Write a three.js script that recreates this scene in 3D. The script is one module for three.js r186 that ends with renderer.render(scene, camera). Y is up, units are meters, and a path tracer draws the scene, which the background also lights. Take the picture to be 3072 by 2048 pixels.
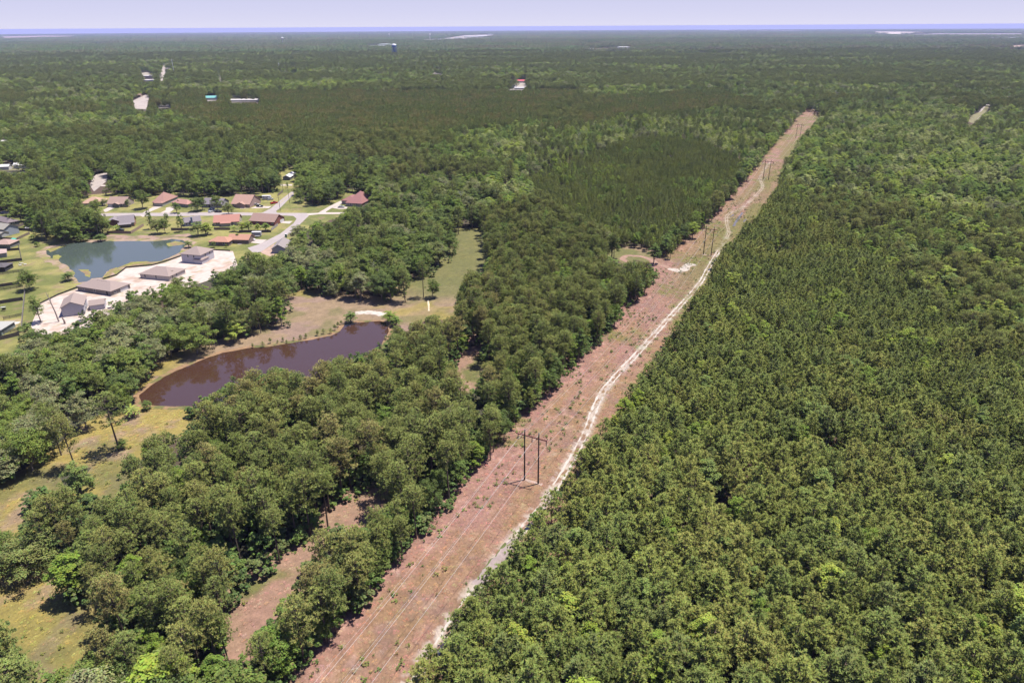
import * as THREE from 'three';
import { mergeGeometries } from 'three/addons/utils/BufferGeometryUtils.js';

// ---------------------------------------------------------------- camera, sky, sun, exposure
const scene = new THREE.Scene();
const EYE = 118;                                            // drone height above the flat ground, metres
const FOCAL = 2053 / 2048;                                  // focal length over picture height
const camera = new THREE.PerspectiveCamera(2 * Math.atan(0.5 / FOCAL) * 180 / Math.PI, 1.5, 1, 80000);
camera.position.set(0, EYE, 0);
camera.rotation.order = 'YXZ';
camera.rotation.set(-24.72 * Math.PI / 180, 0, -0.0055);
camera.updateMatrixWorld(true);

const SUN_DIR = new THREE.Vector3(0.30, 0.94, -0.12).normalize();
{
  const W = 512, H = 256, data = new Float32Array(W * H * 4);
  for (let j = 0; j < H; j++) {
    const el = ((j + 0.5) / H - 0.5) * Math.PI;            // row 0 is straight down
    const t = Math.pow(Math.max(0, Math.sin(el)), 0.45);
    const r = 0.70 + (0.075 - 0.70) * t, g = 0.685 + (0.17 - 0.685) * t, b = 0.83 + (0.60 - 0.83) * t;
    for (let i = 0; i < W; i++) { const k = (j * W + i) * 4; data[k] = r / 1.78; data[k + 1] = g / 1.78; data[k + 2] = b / 1.78; data[k + 3] = 1; }
  }
  const sky = new THREE.DataTexture(data, W, H, THREE.RGBAFormat, THREE.FloatType);
  sky.mapping = THREE.EquirectangularReflectionMapping; sky.magFilter = sky.minFilter = THREE.LinearFilter; sky.needsUpdate = true;
  scene.background = sky; scene.environment = sky;
}
const sun = new THREE.DirectionalLight(new THREE.Color().setRGB(1.0, 0.94, 0.83), 5.0);
sun.position.copy(SUN_DIR).multiplyScalar(900);
sun.target.position.set(0, 0, -400); sun.position.add(sun.target.position);
sun.castShadow = true; sun.shadow.mapSize.set(4096, 4096); sun.shadow.bias = -0.0005;
Object.assign(sun.shadow.camera, { left: -700, right: 700, top: 700, bottom: -700, near: 10, far: 2500 });
scene.add(sun, sun.target);
scene.fog = new THREE.FogExp2(new THREE.Color().setRGB(0.52, 0.57, 1.0), 0.00004);

const renderer = new THREE.WebGLRenderer({ antialias: true });
renderer.toneMapping = THREE.LinearToneMapping;
renderer.toneMappingExposure = 2.0;
renderer.shadowMap.enabled = true;
renderer.setSize(1024, 682);

// ---------------------------------------------------------------- small helpers
let seed = 20240513;
const rnd = () => { seed = (seed + 0x6D2B79F5) | 0; let t = Math.imul(seed ^ (seed >>> 15), 1 | seed); t = (t + Math.imul(t ^ (t >>> 7), 61 | t)) ^ t; return ((t ^ (t >>> 14)) >>> 0) / 4294967296; };
const rr = (a, b) => a + (b - a) * rnd();
const pick = (a) => a[Math.floor(rnd() * a.length) % a.length];
const clamp = (x, a = 0, b = 1) => Math.min(b, Math.max(a, x));
const lerp = (a, b, t) => a + (b - a) * t;
const smooth = (a, b, x) => { const t = clamp((x - a) / (b - a)); return t * t * (3 - 2 * t); };
const hash2 = (x, y) => { let h = Math.imul(x | 0, 374761393) + Math.imul(y | 0, 668265263); h = Math.imul(h ^ (h >>> 13), 1274126177); return ((h ^ (h >>> 16)) >>> 0) / 4294967296; };
const noise = (x, y) => { const i = Math.floor(x), j = Math.floor(y), u = x - i, v = y - j, a = u * u * (3 - 2 * u), b = v * v * (3 - 2 * v); return lerp(lerp(hash2(i, j), hash2(i + 1, j), a), lerp(hash2(i, j + 1), hash2(i + 1, j + 1), a), b); };
const fbm = (x, y, n = 4) => { let s = 0, w = 0.5, t = 0; for (let k = 0; k < n; k++) { s += w * noise(x + k * 17.3, y - k * 9.7); t += w; x *= 2.03; y *= 2.03; w *= 0.55; } return s / t; };
const rgb = (r, g, b) => new THREE.Color().setRGB(r, g, b);
const mixc = (a, b, t) => [lerp(a[0], b[0], t), lerp(a[1], b[1], t), lerp(a[2], b[2], t)];
const taken = {};
const numbered = (n) => { const k = taken[n] = (taken[n] ?? -1) + 1; return k ? `${n}_${String(k).padStart(3, '0')}` : n; };
const shade = (o) => { o.traverse((m) => { if (m.isMesh) { m.castShadow = true; m.receiveShadow = true; } }); return o; };
function tag(o, label, category, group, kind) { o.userData.label = label; if (category) o.userData.category = category; if (group) o.userData.group = group; if (kind) o.userData.kind = kind; return o; }
function thing(name, label, category, x = 0, y = 0, z = 0, turn = 0, group) { const o = new THREE.Group(); o.name = numbered(name); o.position.set(x, y, z); o.rotation.y = turn; scene.add(o); return tag(o, label, category, group); }
function part(name, geo, mat, parent) { const m = new THREE.Mesh(geo, mat); m.name = name; m.castShadow = m.receiveShadow = true; parent.add(m); return m; }

// a pixel of the 3072 x 2048 photograph to a point on the flat ground, and back
const FPX = 2053, qCam = camera.quaternion.clone(), qInv = qCam.clone().invert(), tmp = new THREE.Vector3();
function ground(px, py) {
  tmp.set((px - 1536) / FPX, -(py - 1024) / FPX, -1).applyQuaternion(qCam);
  const t = -EYE / Math.min(tmp.y, -0.0003); return [tmp.x * t, tmp.z * t];
}
function pixelOf(x, y, z) { tmp.set(x, y - EYE, z).applyQuaternion(qInv); return tmp.z > -1 ? [-9999, -9999] : [1536 + FPX * tmp.x / -tmp.z, 1024 - FPX * tmp.y / -tmp.z]; }
const frame = (ox, oy, s) => (pts) => pts.map(([x, y]) => ground(ox + x / s, oy + y / s));
const ZA = frame(0, 60, 2.297), ZB = frame(1024, 60, 2.297), ZC = frame(2048, 60, 2.297), ZD = frame(0, 480, 2.752), ZE = frame(560, 480, 2.752),
  ZF = frame(1100, 640, 2.613), ZG = frame(0, 1000, 2.24), ZH = frame(0, 1500, 2.352), ZI = frame(900, 1100, 2.24), ZJ = frame(900, 1600, 2.352),
  ZK = frame(1900, 600, 2.007), ZL = frame(1700, 300, 2.614), ZS = frame(0, 0, 1), Zd = frame(0, 0, 0.765625);
const drop = (d) => d > 1400 ? -((d - 1400) ** 2) / (2 * 7.4e6) : 0;     // the curve of the earth far out
class Poly {
  constructor(p) { this.p = p; this.x0 = Math.min(...p.map((q) => q[0])); this.x1 = Math.max(...p.map((q) => q[0])); this.z0 = Math.min(...p.map((q) => q[1])); this.z1 = Math.max(...p.map((q) => q[1])); }
  has(x, z) {
    if (x < this.x0 || x > this.x1 || z < this.z0 || z > this.z1) return false;
    let c = false; const p = this.p;
    for (let i = 0, j = p.length - 1; i < p.length; j = i++) if ((p[i][1] > z) !== (p[j][1] > z) && x < (p[j][0] - p[i][0]) * (z - p[i][1]) / (p[j][1] - p[i][1]) + p[i][0]) c = !c;
    return c;
  }
  near(x, z) {                                               // nearest point of the outline
    let best = 1e18, bx = x, bz = z; const p = this.p;
    for (let i = 0, j = p.length - 1; i < p.length; j = i++) {
      const ax = p[j][0], az = p[j][1], dx = p[i][0] - ax, dz = p[i][1] - az, t = clamp(((x - ax) * dx + (z - az) * dz) / (dx * dx + dz * dz + 1e-9));
      const qx = ax + dx * t, qz = az + dz * t, e = (qx - x) ** 2 + (qz - z) ** 2; if (e < best) { best = e; bx = qx; bz = qz; }
    }
    return [bx, bz, Math.sqrt(best)];
  }
}
const polyline = (pts) => ({ pts, near(x, z) { let best = 1e18; for (let i = 1; i < pts.length; i++) { const [ax, az] = pts[i - 1], dx = pts[i][0] - ax, dz = pts[i][1] - az, t = clamp(((x - ax) * dx + (z - az) * dz) / (dx * dx + dz * dz + 1e-9)); best = Math.min(best, (ax + dx * t - x) ** 2 + (az + dz * t - z) ** 2); } return Math.sqrt(best); } });

// ---------------------------------------------------------------- textures and ground materials
function tile(n, fn, srgb = false) {
  const d = new Uint8Array(n * n * 4);
  for (let j = 0; j < n; j++) for (let i = 0; i < n; i++) { const v = fn(i, j), k = (j * n + i) * 4; for (let c = 0; c < 3; c++) d[k + c] = clamp(v * 255, 0, 255); d[k + 3] = 255; }
  const t = new THREE.DataTexture(d, n, n); t.wrapS = t.wrapT = THREE.RepeatWrapping; t.magFilter = THREE.LinearFilter; t.minFilter = THREE.LinearMipmapLinearFilter; t.generateMipmaps = true; if (srgb) t.colorSpace = THREE.SRGBColorSpace; t.needsUpdate = true; return t;
}
const wrapNoise = (i, j, n, cells) => { const f = cells / n, x = i * f, y = j * f, a = Math.floor(x), b = Math.floor(y), u = x - a, v = y - b, m = (q) => ((q % cells) + cells) % cells; return lerp(lerp(hash2(m(a) + 7, m(b)), hash2(m(a + 1) + 7, m(b)), u), lerp(hash2(m(a) + 7, m(b + 1)), hash2(m(a + 1) + 7, m(b + 1)), u), v); };
const grassTile = tile(512, (i, j) => 0.38 + 0.62 * (0.35 * wrapNoise(i, j, 512, 32) + 0.35 * wrapNoise(i, j, 512, 110) + 0.3 * wrapNoise(i, j, 512, 256)) ** 0.8);
const sandTile = tile(256, (i, j) => 0.82 + 0.18 * (0.5 * wrapNoise(i, j, 256, 24) + 0.5 * wrapNoise(i, j, 256, 90)));
const matGrass = new THREE.MeshStandardMaterial({ name: 'grass', vertexColors: true, map: grassTile, roughness: 1, bumpMap: grassTile, bumpScale: 0.18 });
const matSand = new THREE.MeshStandardMaterial({ name: 'sand', vertexColors: true, map: sandTile, roughness: 1, bumpMap: sandTile, bumpScale: 0.05 });
matGrass.color.setRGB(0.74, 0.74, 0.74); matSand.color.setRGB(0.66, 0.66, 0.66);

// a flat sheet over a polygon, cut into cells, coloured by place
function sheet(name, poly, cell, y, colour, mat, label, turn = 0) {
  const c = Math.cos(turn), s = Math.sin(turn), R = (x, z) => [x * c + z * s, -x * s + z * c], B = (u, v) => [u * c - v * s, u * s + v * c];
  const q = poly.p.map(([x, z]) => R(x, z)), P2 = new Poly(q);
  const u0 = P2.x0 - cell, v0 = P2.z0 - cell, nu = Math.ceil((P2.x1 - u0) / cell) + 2, nv = Math.ceil((P2.z1 - v0) / cell) + 2;
  const inside = new Uint8Array(nu * nv), id = new Int32Array(nu * nv).fill(-1), pos = [], col = [], uv = [], idx = [];
  for (let j = 0; j < nv; j++) for (let i = 0; i < nu; i++) inside[j * nu + i] = P2.has(u0 + i * cell, v0 + j * cell) ? 1 : 0;
  const vert = (i, j) => {
    const k = j * nu + i; if (id[k] >= 0) return id[k];
    let u = u0 + i * cell, v = v0 + j * cell; if (!inside[k]) [u, v] = P2.near(u, v);
    const [x, z] = B(u, v); id[k] = pos.length / 3; pos.push(x, typeof y === 'number' ? y : y(x, z), z); uv.push(x / 9, z / 9); col.push(...colour(x, z)); return id[k];
  };
  for (let j = 0; j < nv - 1; j++) for (let i = 0; i < nu - 1; i++) {
    const n = inside[j * nu + i] + inside[j * nu + i + 1] + inside[(j + 1) * nu + i] + inside[(j + 1) * nu + i + 1]; if (!n) continue;
    const a = vert(i, j), b = vert(i + 1, j), d = vert(i, j + 1), e = vert(i + 1, j + 1); idx.push(a, d, b, b, d, e);
  }
  const g = new THREE.BufferGeometry(); g.setAttribute('position', new THREE.Float32BufferAttribute(pos, 3)); g.setAttribute('uv', new THREE.Float32BufferAttribute(uv, 2)); g.setAttribute('color', new THREE.Float32BufferAttribute(col, 3)); g.setIndex(idx);
  const nor = new Float32Array(pos.length); for (let k = 1; k < nor.length; k += 3) nor[k] = 1; g.setAttribute('normal', new THREE.BufferAttribute(nor, 3));
  const m = new THREE.Mesh(g, mat); m.name = numbered(name); m.receiveShadow = true; scene.add(m); return tag(m, label, null, null, 'structure');
}

// ---------------------------------------------------------------- where the photograph shows open ground
const linePx = [[1594, 1445], [2122, 765], [2300, 539], [2392, 415], [2440, 345]];
const LINE0 = ground(...linePx[0]), LINE1 = ground(...linePx[1]);
const lineDir = (() => { const dx = LINE1[0] - LINE0[0], dz = LINE1[1] - LINE0[1], l = Math.hypot(dx, dz); return [dx / l, dz / l]; })();
const lineTurn = Math.atan2(lineDir[1], lineDir[0]);
const alongLine = (x, z) => [(x - LINE0[0]) * lineDir[0] + (z - LINE0[1]) * lineDir[1], -(x - LINE0[0]) * lineDir[1] + (z - LINE0[1]) * lineDir[0]];
const fromLine = (u, v) => [LINE0[0] + lineDir[0] * u - lineDir[1] * v, LINE0[1] + lineDir[1] * u + lineDir[0] * v];

const corridorSeen = new Poly(Zd([[640, 1640], [690, 1568], [760, 1475], [830, 1400], [900, 1320], [960, 1240], [1020, 1185], [1060, 1140], [1125, 1065], [1175, 1010], [1215, 960], [1290, 890], [1330, 835], [1400, 770], [1440, 715], [1490, 670], [1530, 610], [1555, 575], [1600, 545], [1650, 495], [1700, 440], [1745, 380], [1800, 310], [1830, 275], [1850, 256], [1885, 262], [1862, 285], [1832, 320], [1800, 370], [1786, 420], [1762, 450], [1735, 490], [1700, 520], [1680, 545], [1652, 570], [1640, 600], [1610, 650], [1580, 690], [1545, 745], [1510, 790], [1465, 855], [1425, 905], [1395, 940], [1366, 985], [1322, 1040], [1306, 1070], [1268, 1120], [1226, 1170], [1190, 1212], [1150, 1262], [1090, 1335], [1040, 1400], [1006, 1440], [960, 1500], [915, 1568], [860, 1640]]));
const pondSeen = new Poly([...ZG([[1260, 488], [1180, 492], [1050, 487], [945, 470], [940, 415], [990, 370], [1100, 290], [1250, 225], [1400, 160], [1500, 130], [1680, 100], [1800, 90], [1950, 65], [2240, 25]]), ...ZE([[1100, 1470], [1200, 1450], [1270, 1410], [1300, 1365], [1400, 1345], [1550, 1330], [1650, 1345]]), ...ZF([[100, 842], [165, 880], [170, 915], [130, 960], [70, 1012], [40, 1060]]), ...ZG([[2170, 150], [2120, 230], [2060, 290], [2000, 215], [1950, 200], [1800, 235], [1600, 245], [1500, 315], [1420, 385], [1330, 415]])]);
const leftFieldSeen = new Poly(ZG([[1240, 490], [1220, 560], [1225, 635], [1110, 660], [1000, 660], [960, 740], [870, 790], [770, 870], [745, 1000], [790, 1075], [690, 1085], [640, 1030], [610, 950], [560, 880], [480, 870], [400, 1015], [210, 1000], [140, 1130], [130, 1260], [0, 1420], [-160, 1500], [-160, 1120], [0, 1040], [120, 1010], [300, 930], [400, 830], [520, 760], [640, 640], [700, 590], [850, 590], [935, 545], [950, 500]]));
const lowFieldSeen = new Poly(ZH([[-120, 480], [0, 465], [60, 440], [290, 490], [380, 455], [430, 600], [500, 740], [640, 745], [640, 790], [590, 860], [600, 1000], [610, 1120], [400, 1180], [240, 1100], [150, 980], [100, 800], [0, 740], [-120, 740]]));
const meadowSeen = new Poly([...ZE([[865, 1118], [960, 1112], [1060, 1105], [1180, 1130], [1290, 1145], [1400, 1155], [1510, 1168], [1650, 1185]]), ...ZF([[185, 700], [310, 700], [340, 560], [400, 545], [440, 530], [560, 470], [640, 420], [690, 330], [725, 270], [735, 180], [720, 132], [890, 128], [905, 170], [880, 250], [920, 290], [905, 420], [800, 440], [745, 490], [705, 650], [690, 730], [640, 810], [480, 775], [330, 835], [285, 880], [200, 850], [130, 775], [0, 770]]), ...ZE([[1680, 1330], [1550, 1322], [1400, 1335], [1290, 1355], [1260, 1405], [1190, 1440], [1090, 1462], [960, 1500]]), ...ZG([[2240, 18], [1950, 58], [1800, 83], [1680, 93], [1500, 122], [1400, 150], [1250, 215], [1100, 280], [985, 362], [960, 385], [940, 380], [1000, 320], [1060, 270], [1080, 220], [1190, 170], [1250, 150], [1400, 135], [1420, 100], [1560, 60], [1640, 40]]), ...ZE([[620, 1430], [780, 1410], [870, 1385], [865, 1260]])]);
const stripSeen = [
  new Poly(ZI([[-60, 1270], [90, 1130], [190, 1010], [280, 915], [400, 870], [500, 835], [490, 950], [370, 1045], [200, 1045], [130, 1100], [60, 1200]])),
  new Poly(ZH([[2200, 235], [2190, 300], [2060, 350], [1990, 450], [1850, 560], [1750, 650], [1680, 730], [1650, 800], [1700, 860], [1690, 960], [1645, 1090], [1760, 1050], [1790, 930], [1800, 780], [1900, 720], [2050, 650], [2060, 560], [2180, 420]])),
  new Poly(ZF([[735, 1130], [800, 1090], [860, 1060], [880, 1110], [920, 1210], [860, 1300], [830, 1380], [740, 1400], [735, 1260]])),
  new Poly(ZF([[810, 870], [835, 870], [835, 1000], [815, 1010]])),
];
const loopSeen = new Poly(ZL([[300, 1185], [400, 1165], [480, 1140], [600, 1180], [720, 1225], [800, 1250], [880, 1260], [1000, 1270], [900, 1360], [740, 1330], [690, 1275], [600, 1245], [520, 1240], [450, 1275], [430, 1240], [330, 1215]]));
const townSeen = new Poly([...ZD([[0, 1568], [90, 1530], [130, 1480], [180, 1400], [240, 1370], [300, 1385], [540, 1390], [590, 1290], [680, 1225], [830, 1180], [1060, 1070], [1200, 1020], [1400, 1000], [1500, 930], [1600, 960], [1690, 930], [1720, 850], [1761, 840]]), ...ZE([[330, 870], [355, 755], [540, 738], [600, 762], [690, 790], [710, 770], [800, 700], [850, 690], [840, 610], [960, 535], [1020, 520], [1090, 480], [1300, 440], [1320, 380], [1540, 330], [1500, 290], [1340, 255], [1290, 310], [1120, 385], [870, 360], [858, 300], [885, 240], [870, 180], [890, 95], [850, 70], [785, 95], [775, 180], [790, 250], [690, 290], [640, 285], [500, 270], [370, 300], [130, 300], [40, 310]]), ...ZD([[1600, 297], [1440, 300], [1340, 280], [1260, 290], [1190, 330], [1080, 300], [900, 292], [780, 300], [690, 330], [690, 385], [800, 400], [900, 440], [930, 520], [890, 600], [880, 650], [640, 680], [480, 685], [390, 690], [350, 640], [260, 600], [250, 575], [120, 570], [90, 520], [140, 500], [140, 470], [100, 440], [0, 425], [-160, 430], [-160, 1568]])]);
const farOpen = [
  ZS([[398, 302], [425, 288], [443, 282], [446, 292], [438, 328], [404, 326]]), ZS([[470, 242], [482, 216], [486, 196], [516, 193], [514, 204], [498, 206], [495, 222], [486, 243]]),
  ZS([[420, 219], [440, 216], [463, 222], [463, 243], [424, 243]]), ZS([[646, 222], [662, 222], [670, 246], [658, 246]]), ZS([[832, 204], [892, 205], [892, 217], [834, 213]]), ZS([[616, 288], [648, 286], [650, 301], [620, 303]]),
  ZS([[690, 296], [776, 295], [776, 305], [692, 307]]), ZS([[470, 315], [512, 314], [512, 324], [472, 325]]), ZS([[1290, 210], [1332, 207], [1332, 221], [1294, 221]]), ZS([[1522, 258], [1555, 240], [1584, 240], [1584, 250], [1572, 269], [1526, 270]]),
  ZS([[2906, 366], [2916, 345], [2945, 335], [2960, 316], [2970, 313], [2964, 332], [2938, 352], [2922, 370]]), ZS([[0, 106], [120, 103], [262, 105], [200, 110], [80, 112], [0, 116]]), ZS([[2620, 92], [2700, 92], [2780, 94], [2770, 98], [2690, 100], [2620, 98]]),
  ZS([[2560, 99], [2780, 100], [2800, 98], [3080, 98], [3080, 105], [2800, 106], [2560, 102]]), ZS([[2150, 84.5], [2420, 88], [2420, 91.5], [2150, 89]]), ZS([[3030, 136], [3080, 134], [3080, 147], [3026, 146]]), ZS([[1744, 128.5], [1788, 128.5], [1786, 132], [1744, 132]]),
  ZS([[1102, 136], [1166, 134], [1166, 143], [1104, 143]]), ZS([[1266, 117], [1310, 116], [1310, 123], [1268, 123]]), ZS([[1314, 117], [1340, 113], [1396, 104], [1480, 101], [1480, 108], [1420, 115], [1340, 120]]), ZS([[1760, 146], [1890, 142], [1890, 151], [1762, 152]]), ZS([[2030, 152], [2200, 150], [2200, 156], [2030, 157]]),
  ZS([[2505, 275], [2518, 274], [2518, 279], [2505, 280]]), ZS([[2652, 291], [2670, 289], [2672, 296], [2654, 297]]), ZS([[2756, 259], [2800, 259], [2800, 265], [2756, 265]]), ZS([[270, 130], [312, 128], [312, 134], [272, 134]]), ZS([[0, 123], [16, 123], [16, 127], [0, 127]]), ZS([[2990, 111], [3080, 112], [3080, 118], [2990, 116]]), ZS([[2955, 138], [2968, 137], [2968, 145], [2955, 144]]),
  ...[[62, 505, 16, 7], [8, 510, 14, 6], [104, 496, 12, 5], [14, 436, 12, 5], [8, 412, 12, 4], [690, 268, 9, 3], [950, 205, 8, 3], [1162, 265, 9, 3], [1215, 281, 9, 3]].map(([x, y, a, b]) => ZS([[x - a, y + 1], [x, y - b], [x + a, y - 1], [x + a, y + 2], [x - a, y + 3]])),
  Zd([[215, 405], [245, 395], [245, 415], [215, 440], [205, 425]]), Zd([[0, 375], [60, 380], [60, 392], [0, 392]]),
].map((p) => new Poly(p));
const clearings = [corridorSeen, pondSeen, leftFieldSeen, lowFieldSeen, meadowSeen, ...stripSeen, loopSeen, townSeen, ...farOpen];

// ---------------------------------------------------------------- the land itself
const matFloor = new THREE.MeshStandardMaterial({ name: 'forest_floor', vertexColors: true, map: grassTile, roughness: 1 });
{
  const pos = [], col = [], uv = [], idx = [], rings = [0, 60]; for (let d = 90; d < 46000; d *= d < 1500 ? 1.06 : 1.12) rings.push(d); rings.push(48000);
  const N = 240;
  rings.forEach((d, j) => { for (let i = 0; i <= N; i++) { const a = i / N * Math.PI * 2, x = Math.sin(a) * d, z = -Math.cos(a) * d, n = fbm(x / 60, z / 60, 3); pos.push(x, drop(d) - 0.05, z); uv.push(x / 14, z / 14); col.push(...mixc([0.085, 0.050, 0.036], [0.050, 0.050, 0.026], smooth(0.35, 0.65, n))); if (j && i) { const b = j * (N + 1) + i, c = b - N - 1; idx.push(c - 1, c, b - 1, c, b, b - 1); } } });
  const g = new THREE.BufferGeometry(); g.setAttribute('position', new THREE.Float32BufferAttribute(pos, 3)); g.setAttribute('uv', new THREE.Float32BufferAttribute(uv, 2)); g.setAttribute('color', new THREE.Float32BufferAttribute(col, 3)); g.setIndex(idx.reverse()); g.computeVertexNormals();
  if (g.attributes.normal.getY(500) < 0) { g.setIndex(idx.reverse()); g.computeVertexNormals(); }
  const m = new THREE.Mesh(g, matFloor); m.name = 'ground'; m.receiveShadow = true; scene.add(m); tag(m, 'brown forest floor running flat to the horizon', null, null, 'structure');
}
// track of white sand along the power line clearing
const trackPts = Zd([[885, 1640], [930, 1575], [975, 1510], [1022, 1440], [1075, 1365], [1135, 1290], [1205, 1205], [1262, 1135], [1312, 1055], [1345, 995], [1362, 950], [1385, 900], [1420, 858], [1472, 803], [1528, 740], [1572, 692], [1608, 650], [1632, 608], [1652, 575]]);
const trackFar = ZL([[1195, 1170], [1255, 1080], [1275, 1040], [1262, 990], [1258, 950], [1260, 905], [1310, 875], [1370, 855], [1420, 810], [1475, 760], [1520, 715], [1540, 680], [1530, 650], [1520, 620], [1540, 560], [1600, 480]]);
const trackNear = polyline([...trackPts, ...trackFar]);
const C_PINK = [0.345, 0.188, 0.148], C_STRAW = [0.305, 0.190, 0.088], C_GREEN = [0.175, 0.165, 0.042], C_PALE = [0.44, 0.275, 0.225], C_LAV = [0.275, 0.160, 0.140], C_SAND = [0.60, 0.54, 0.49];
function corridorColour(x, z) {
  const [u, v] = alongLine(x, z), n1 = fbm(x / 9, z / 9, 4), n2 = fbm(x / 2.2 + 40, z / 2.2, 3), n3 = fbm(u / 50, v / 9 + 7, 3), w = hash2(Math.round(x * 7), Math.round(z * 7));
  let c = mixc(C_PINK, C_STRAW, 0.85 * smooth(0.36, 0.74, 0.6 * n3 + 0.4 * n1 + 0.07 * smooth(-14, 8, v)));
  c = mixc(c, C_LAV, smooth(0.55, 0.8, n1) * 0.7); c = mixc(c, C_PALE, smooth(0.62, 0.85, n2) * 0.6);
  let green = smooth(0.56, 0.72, fbm(x / 26 - 9, z / 26, 3)) * (0.35 + 0.65 * smooth(0.35, 0.6, n2)) + 0.35 * smooth(0.6, 0.72, n2) * smooth(-8, 6, v);
  green = Math.max(green, 0.75 * Math.exp(-(((u - 205) / 40) ** 2)) * smooth(-18, 2, v), 0.6 * smooth(470, 560, u) * smooth(0.35, 0.6, n1), 0.8 * smooth(150, 230, u) * smooth(0.36, 0.56, n3) * smooth(-18, 4, v), 0.4 * smooth(-40, -120, u) * smooth(0.45, 0.6, n3) * smooth(-10, 8, v), 0.6 * Math.exp(-(((u - 310) / 30) ** 2)) * smooth(-10, 4, v), 0.5 * Math.exp(-(((u - 420) / 60) ** 2)) * smooth(-2, 6, v));
  c = mixc(c, C_GREEN, clamp(green)); const d = trackNear.near(x, z); c = mixc(c, C_SAND, (u < 150 ? 0.6 : 0.3) * smooth(3.0, 1.0, d + 2.4 * (n2 - 0.5)) * smooth(0.42, 0.58, n2));
  const k = 0.86 + 0.28 * w + 0.5 * (n2 - 0.5); return [c[0] * k, c[1] * k, c[2] * k];
}
{
  const seg = (u0, u1) => new Poly([[u0, -26], [u0, 30], [u1, 30], [u1, -26]].map(([u, v]) => fromLine(u, v)));
  sheet('power_line_clearing', seg(-160, 160), 0.45, 0.03, corridorColour, matGrass, 'pinkish dry grass strip cut through the pines for the power line', lineTurn);
  sheet('power_line_clearing', seg(160, 520), 0.8, 0.03, corridorColour, matGrass, 'dry grass strip with green patches running on under the power line', lineTurn);
  sheet('power_line_clearing', seg(520, 1120), 1.6, 0.03, corridorColour, matGrass, 'distant end of the grass strip where the woods close in', lineTurn);
}
// the two wheel ruts of white sand, uneven in width
function ribbon(name, pts, width, y, colour, mat, label, rough = 0.35, step = 0.7) {
  const curve = new THREE.CatmullRomCurve3(pts.map(([x, z]) => new THREE.Vector3(x, 0, z))), n = Math.max(8, Math.round(curve.getLength() / step)), P = curve.getSpacedPoints(n), pos = [], col = [], uv = [], idx = [];
  const K = 5;
  P.forEach((p, i) => { const a = P[Math.max(0, i - 1)], b = P[Math.min(n, i + 1)], l = Math.hypot(b.x - a.x, b.z - a.z) || 1, nx = -(b.z - a.z) / l, nz = (b.x - a.x) / l;
    const wl = width * (1 + rough * 2 * (noise(p.x / 2.1 + 3, p.z / 2.1) - 0.5) + rough * (noise(p.x / 0.8, p.z / 0.8) - 0.5)), wr = width * (1 + rough * 2 * (noise(p.x / 2.1 + 33, p.z / 2.1) - 0.5) + rough * (noise(p.x / 0.8 + 50, p.z / 0.8) - 0.5));
    for (let k = 0; k < K; k++) { const t = lerp(-wl, wr, k / (K - 1)) / 2, x = p.x + nx * t, z = p.z + nz * t; pos.push(x, y, z); uv.push(x / 5, z / 5); col.push(...colour(x, z)); }
    if (i) for (let k = 0; k < K - 1; k++) { const b0 = i * K + k, a0 = b0 - K; idx.push(a0, a0 + 1, b0, b0, a0 + 1, b0 + 1); } });
  const g = new THREE.BufferGeometry(); g.setAttribute('position', new THREE.Float32BufferAttribute(pos, 3)); g.setAttribute('uv', new THREE.Float32BufferAttribute(uv, 2)); g.setAttribute('color', new THREE.Float32BufferAttribute(col, 3)); g.setIndex(idx);
  const nor = new Float32Array(pos.length); for (let k = 1; k < nor.length; k += 3) nor[k] = 1; g.setAttribute('normal', new THREE.BufferAttribute(nor, 3));
  const m = new THREE.Mesh(g, mat); m.name = numbered(name); m.receiveShadow = true; scene.add(m); return tag(m, label, null, null, 'structure');
}
const shift = (pts, d) => pts.map((p, i) => { const a = pts[Math.max(0, i - 1)], b = pts[Math.min(pts.length - 1, i + 1)], l = Math.hypot(b[0] - a[0], b[1] - a[1]) || 1; return [p[0] - (b[1] - a[1]) / l * d, p[1] + (b[0] - a[0]) / l * d]; });
const sandColour = (x, z) => { const n = fbm(x / 3, z / 3, 3), k = 0.88 + 0.16 * hash2(Math.round(x * 5), Math.round(z * 5)); const c = mixc(mixc(C_SAND, [0.44, 0.36, 0.31], smooth(0.5, 0.72, n)), C_STRAW, 0.7 * smooth(0.58, 0.7, fbm(x / 1.4 + 8, z / 1.4, 3))); return [c[0] * k, c[1] * k, c[2] * k]; };
const farSegs = [ZL([[1255, 1080], [1275, 1040], [1262, 990], [1256, 945], [1260, 905], [1305, 875]]), ZL([[1440, 792], [1475, 760], [1518, 715], [1540, 680], [1530, 650], [1520, 622]])];
const trackNarrow = trackPts.map((p, i) => { const k = clamp(1 - i / 9) * 1.6; return [p[0] - lineDir[1] * k, p[1] + lineDir[0] * k]; });
for (const d of [-0.85, 0.85]) { ribbon('sand_track', shift(trackNarrow, d), 0.62, 0.05, sandColour, matSand, d < 0 ? 'white sand wheel rut on the pole side of the track' : 'white sand wheel rut along the pine edge of the track', 0.75); for (const seg of farSegs) ribbon('sand_track', shift(seg, d * 0.75), 0.42, 0.05, (x, z) => mixc(sandColour(x, z), C_STRAW, 0.35 + 0.3 * noise(x / 9, z / 9)), matSand, seg === farSegs[0] ? 'thin pale wheel rut bending round the puddles' : 'thin pale wheel rut curving below the third power frame', 0.6); }

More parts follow.
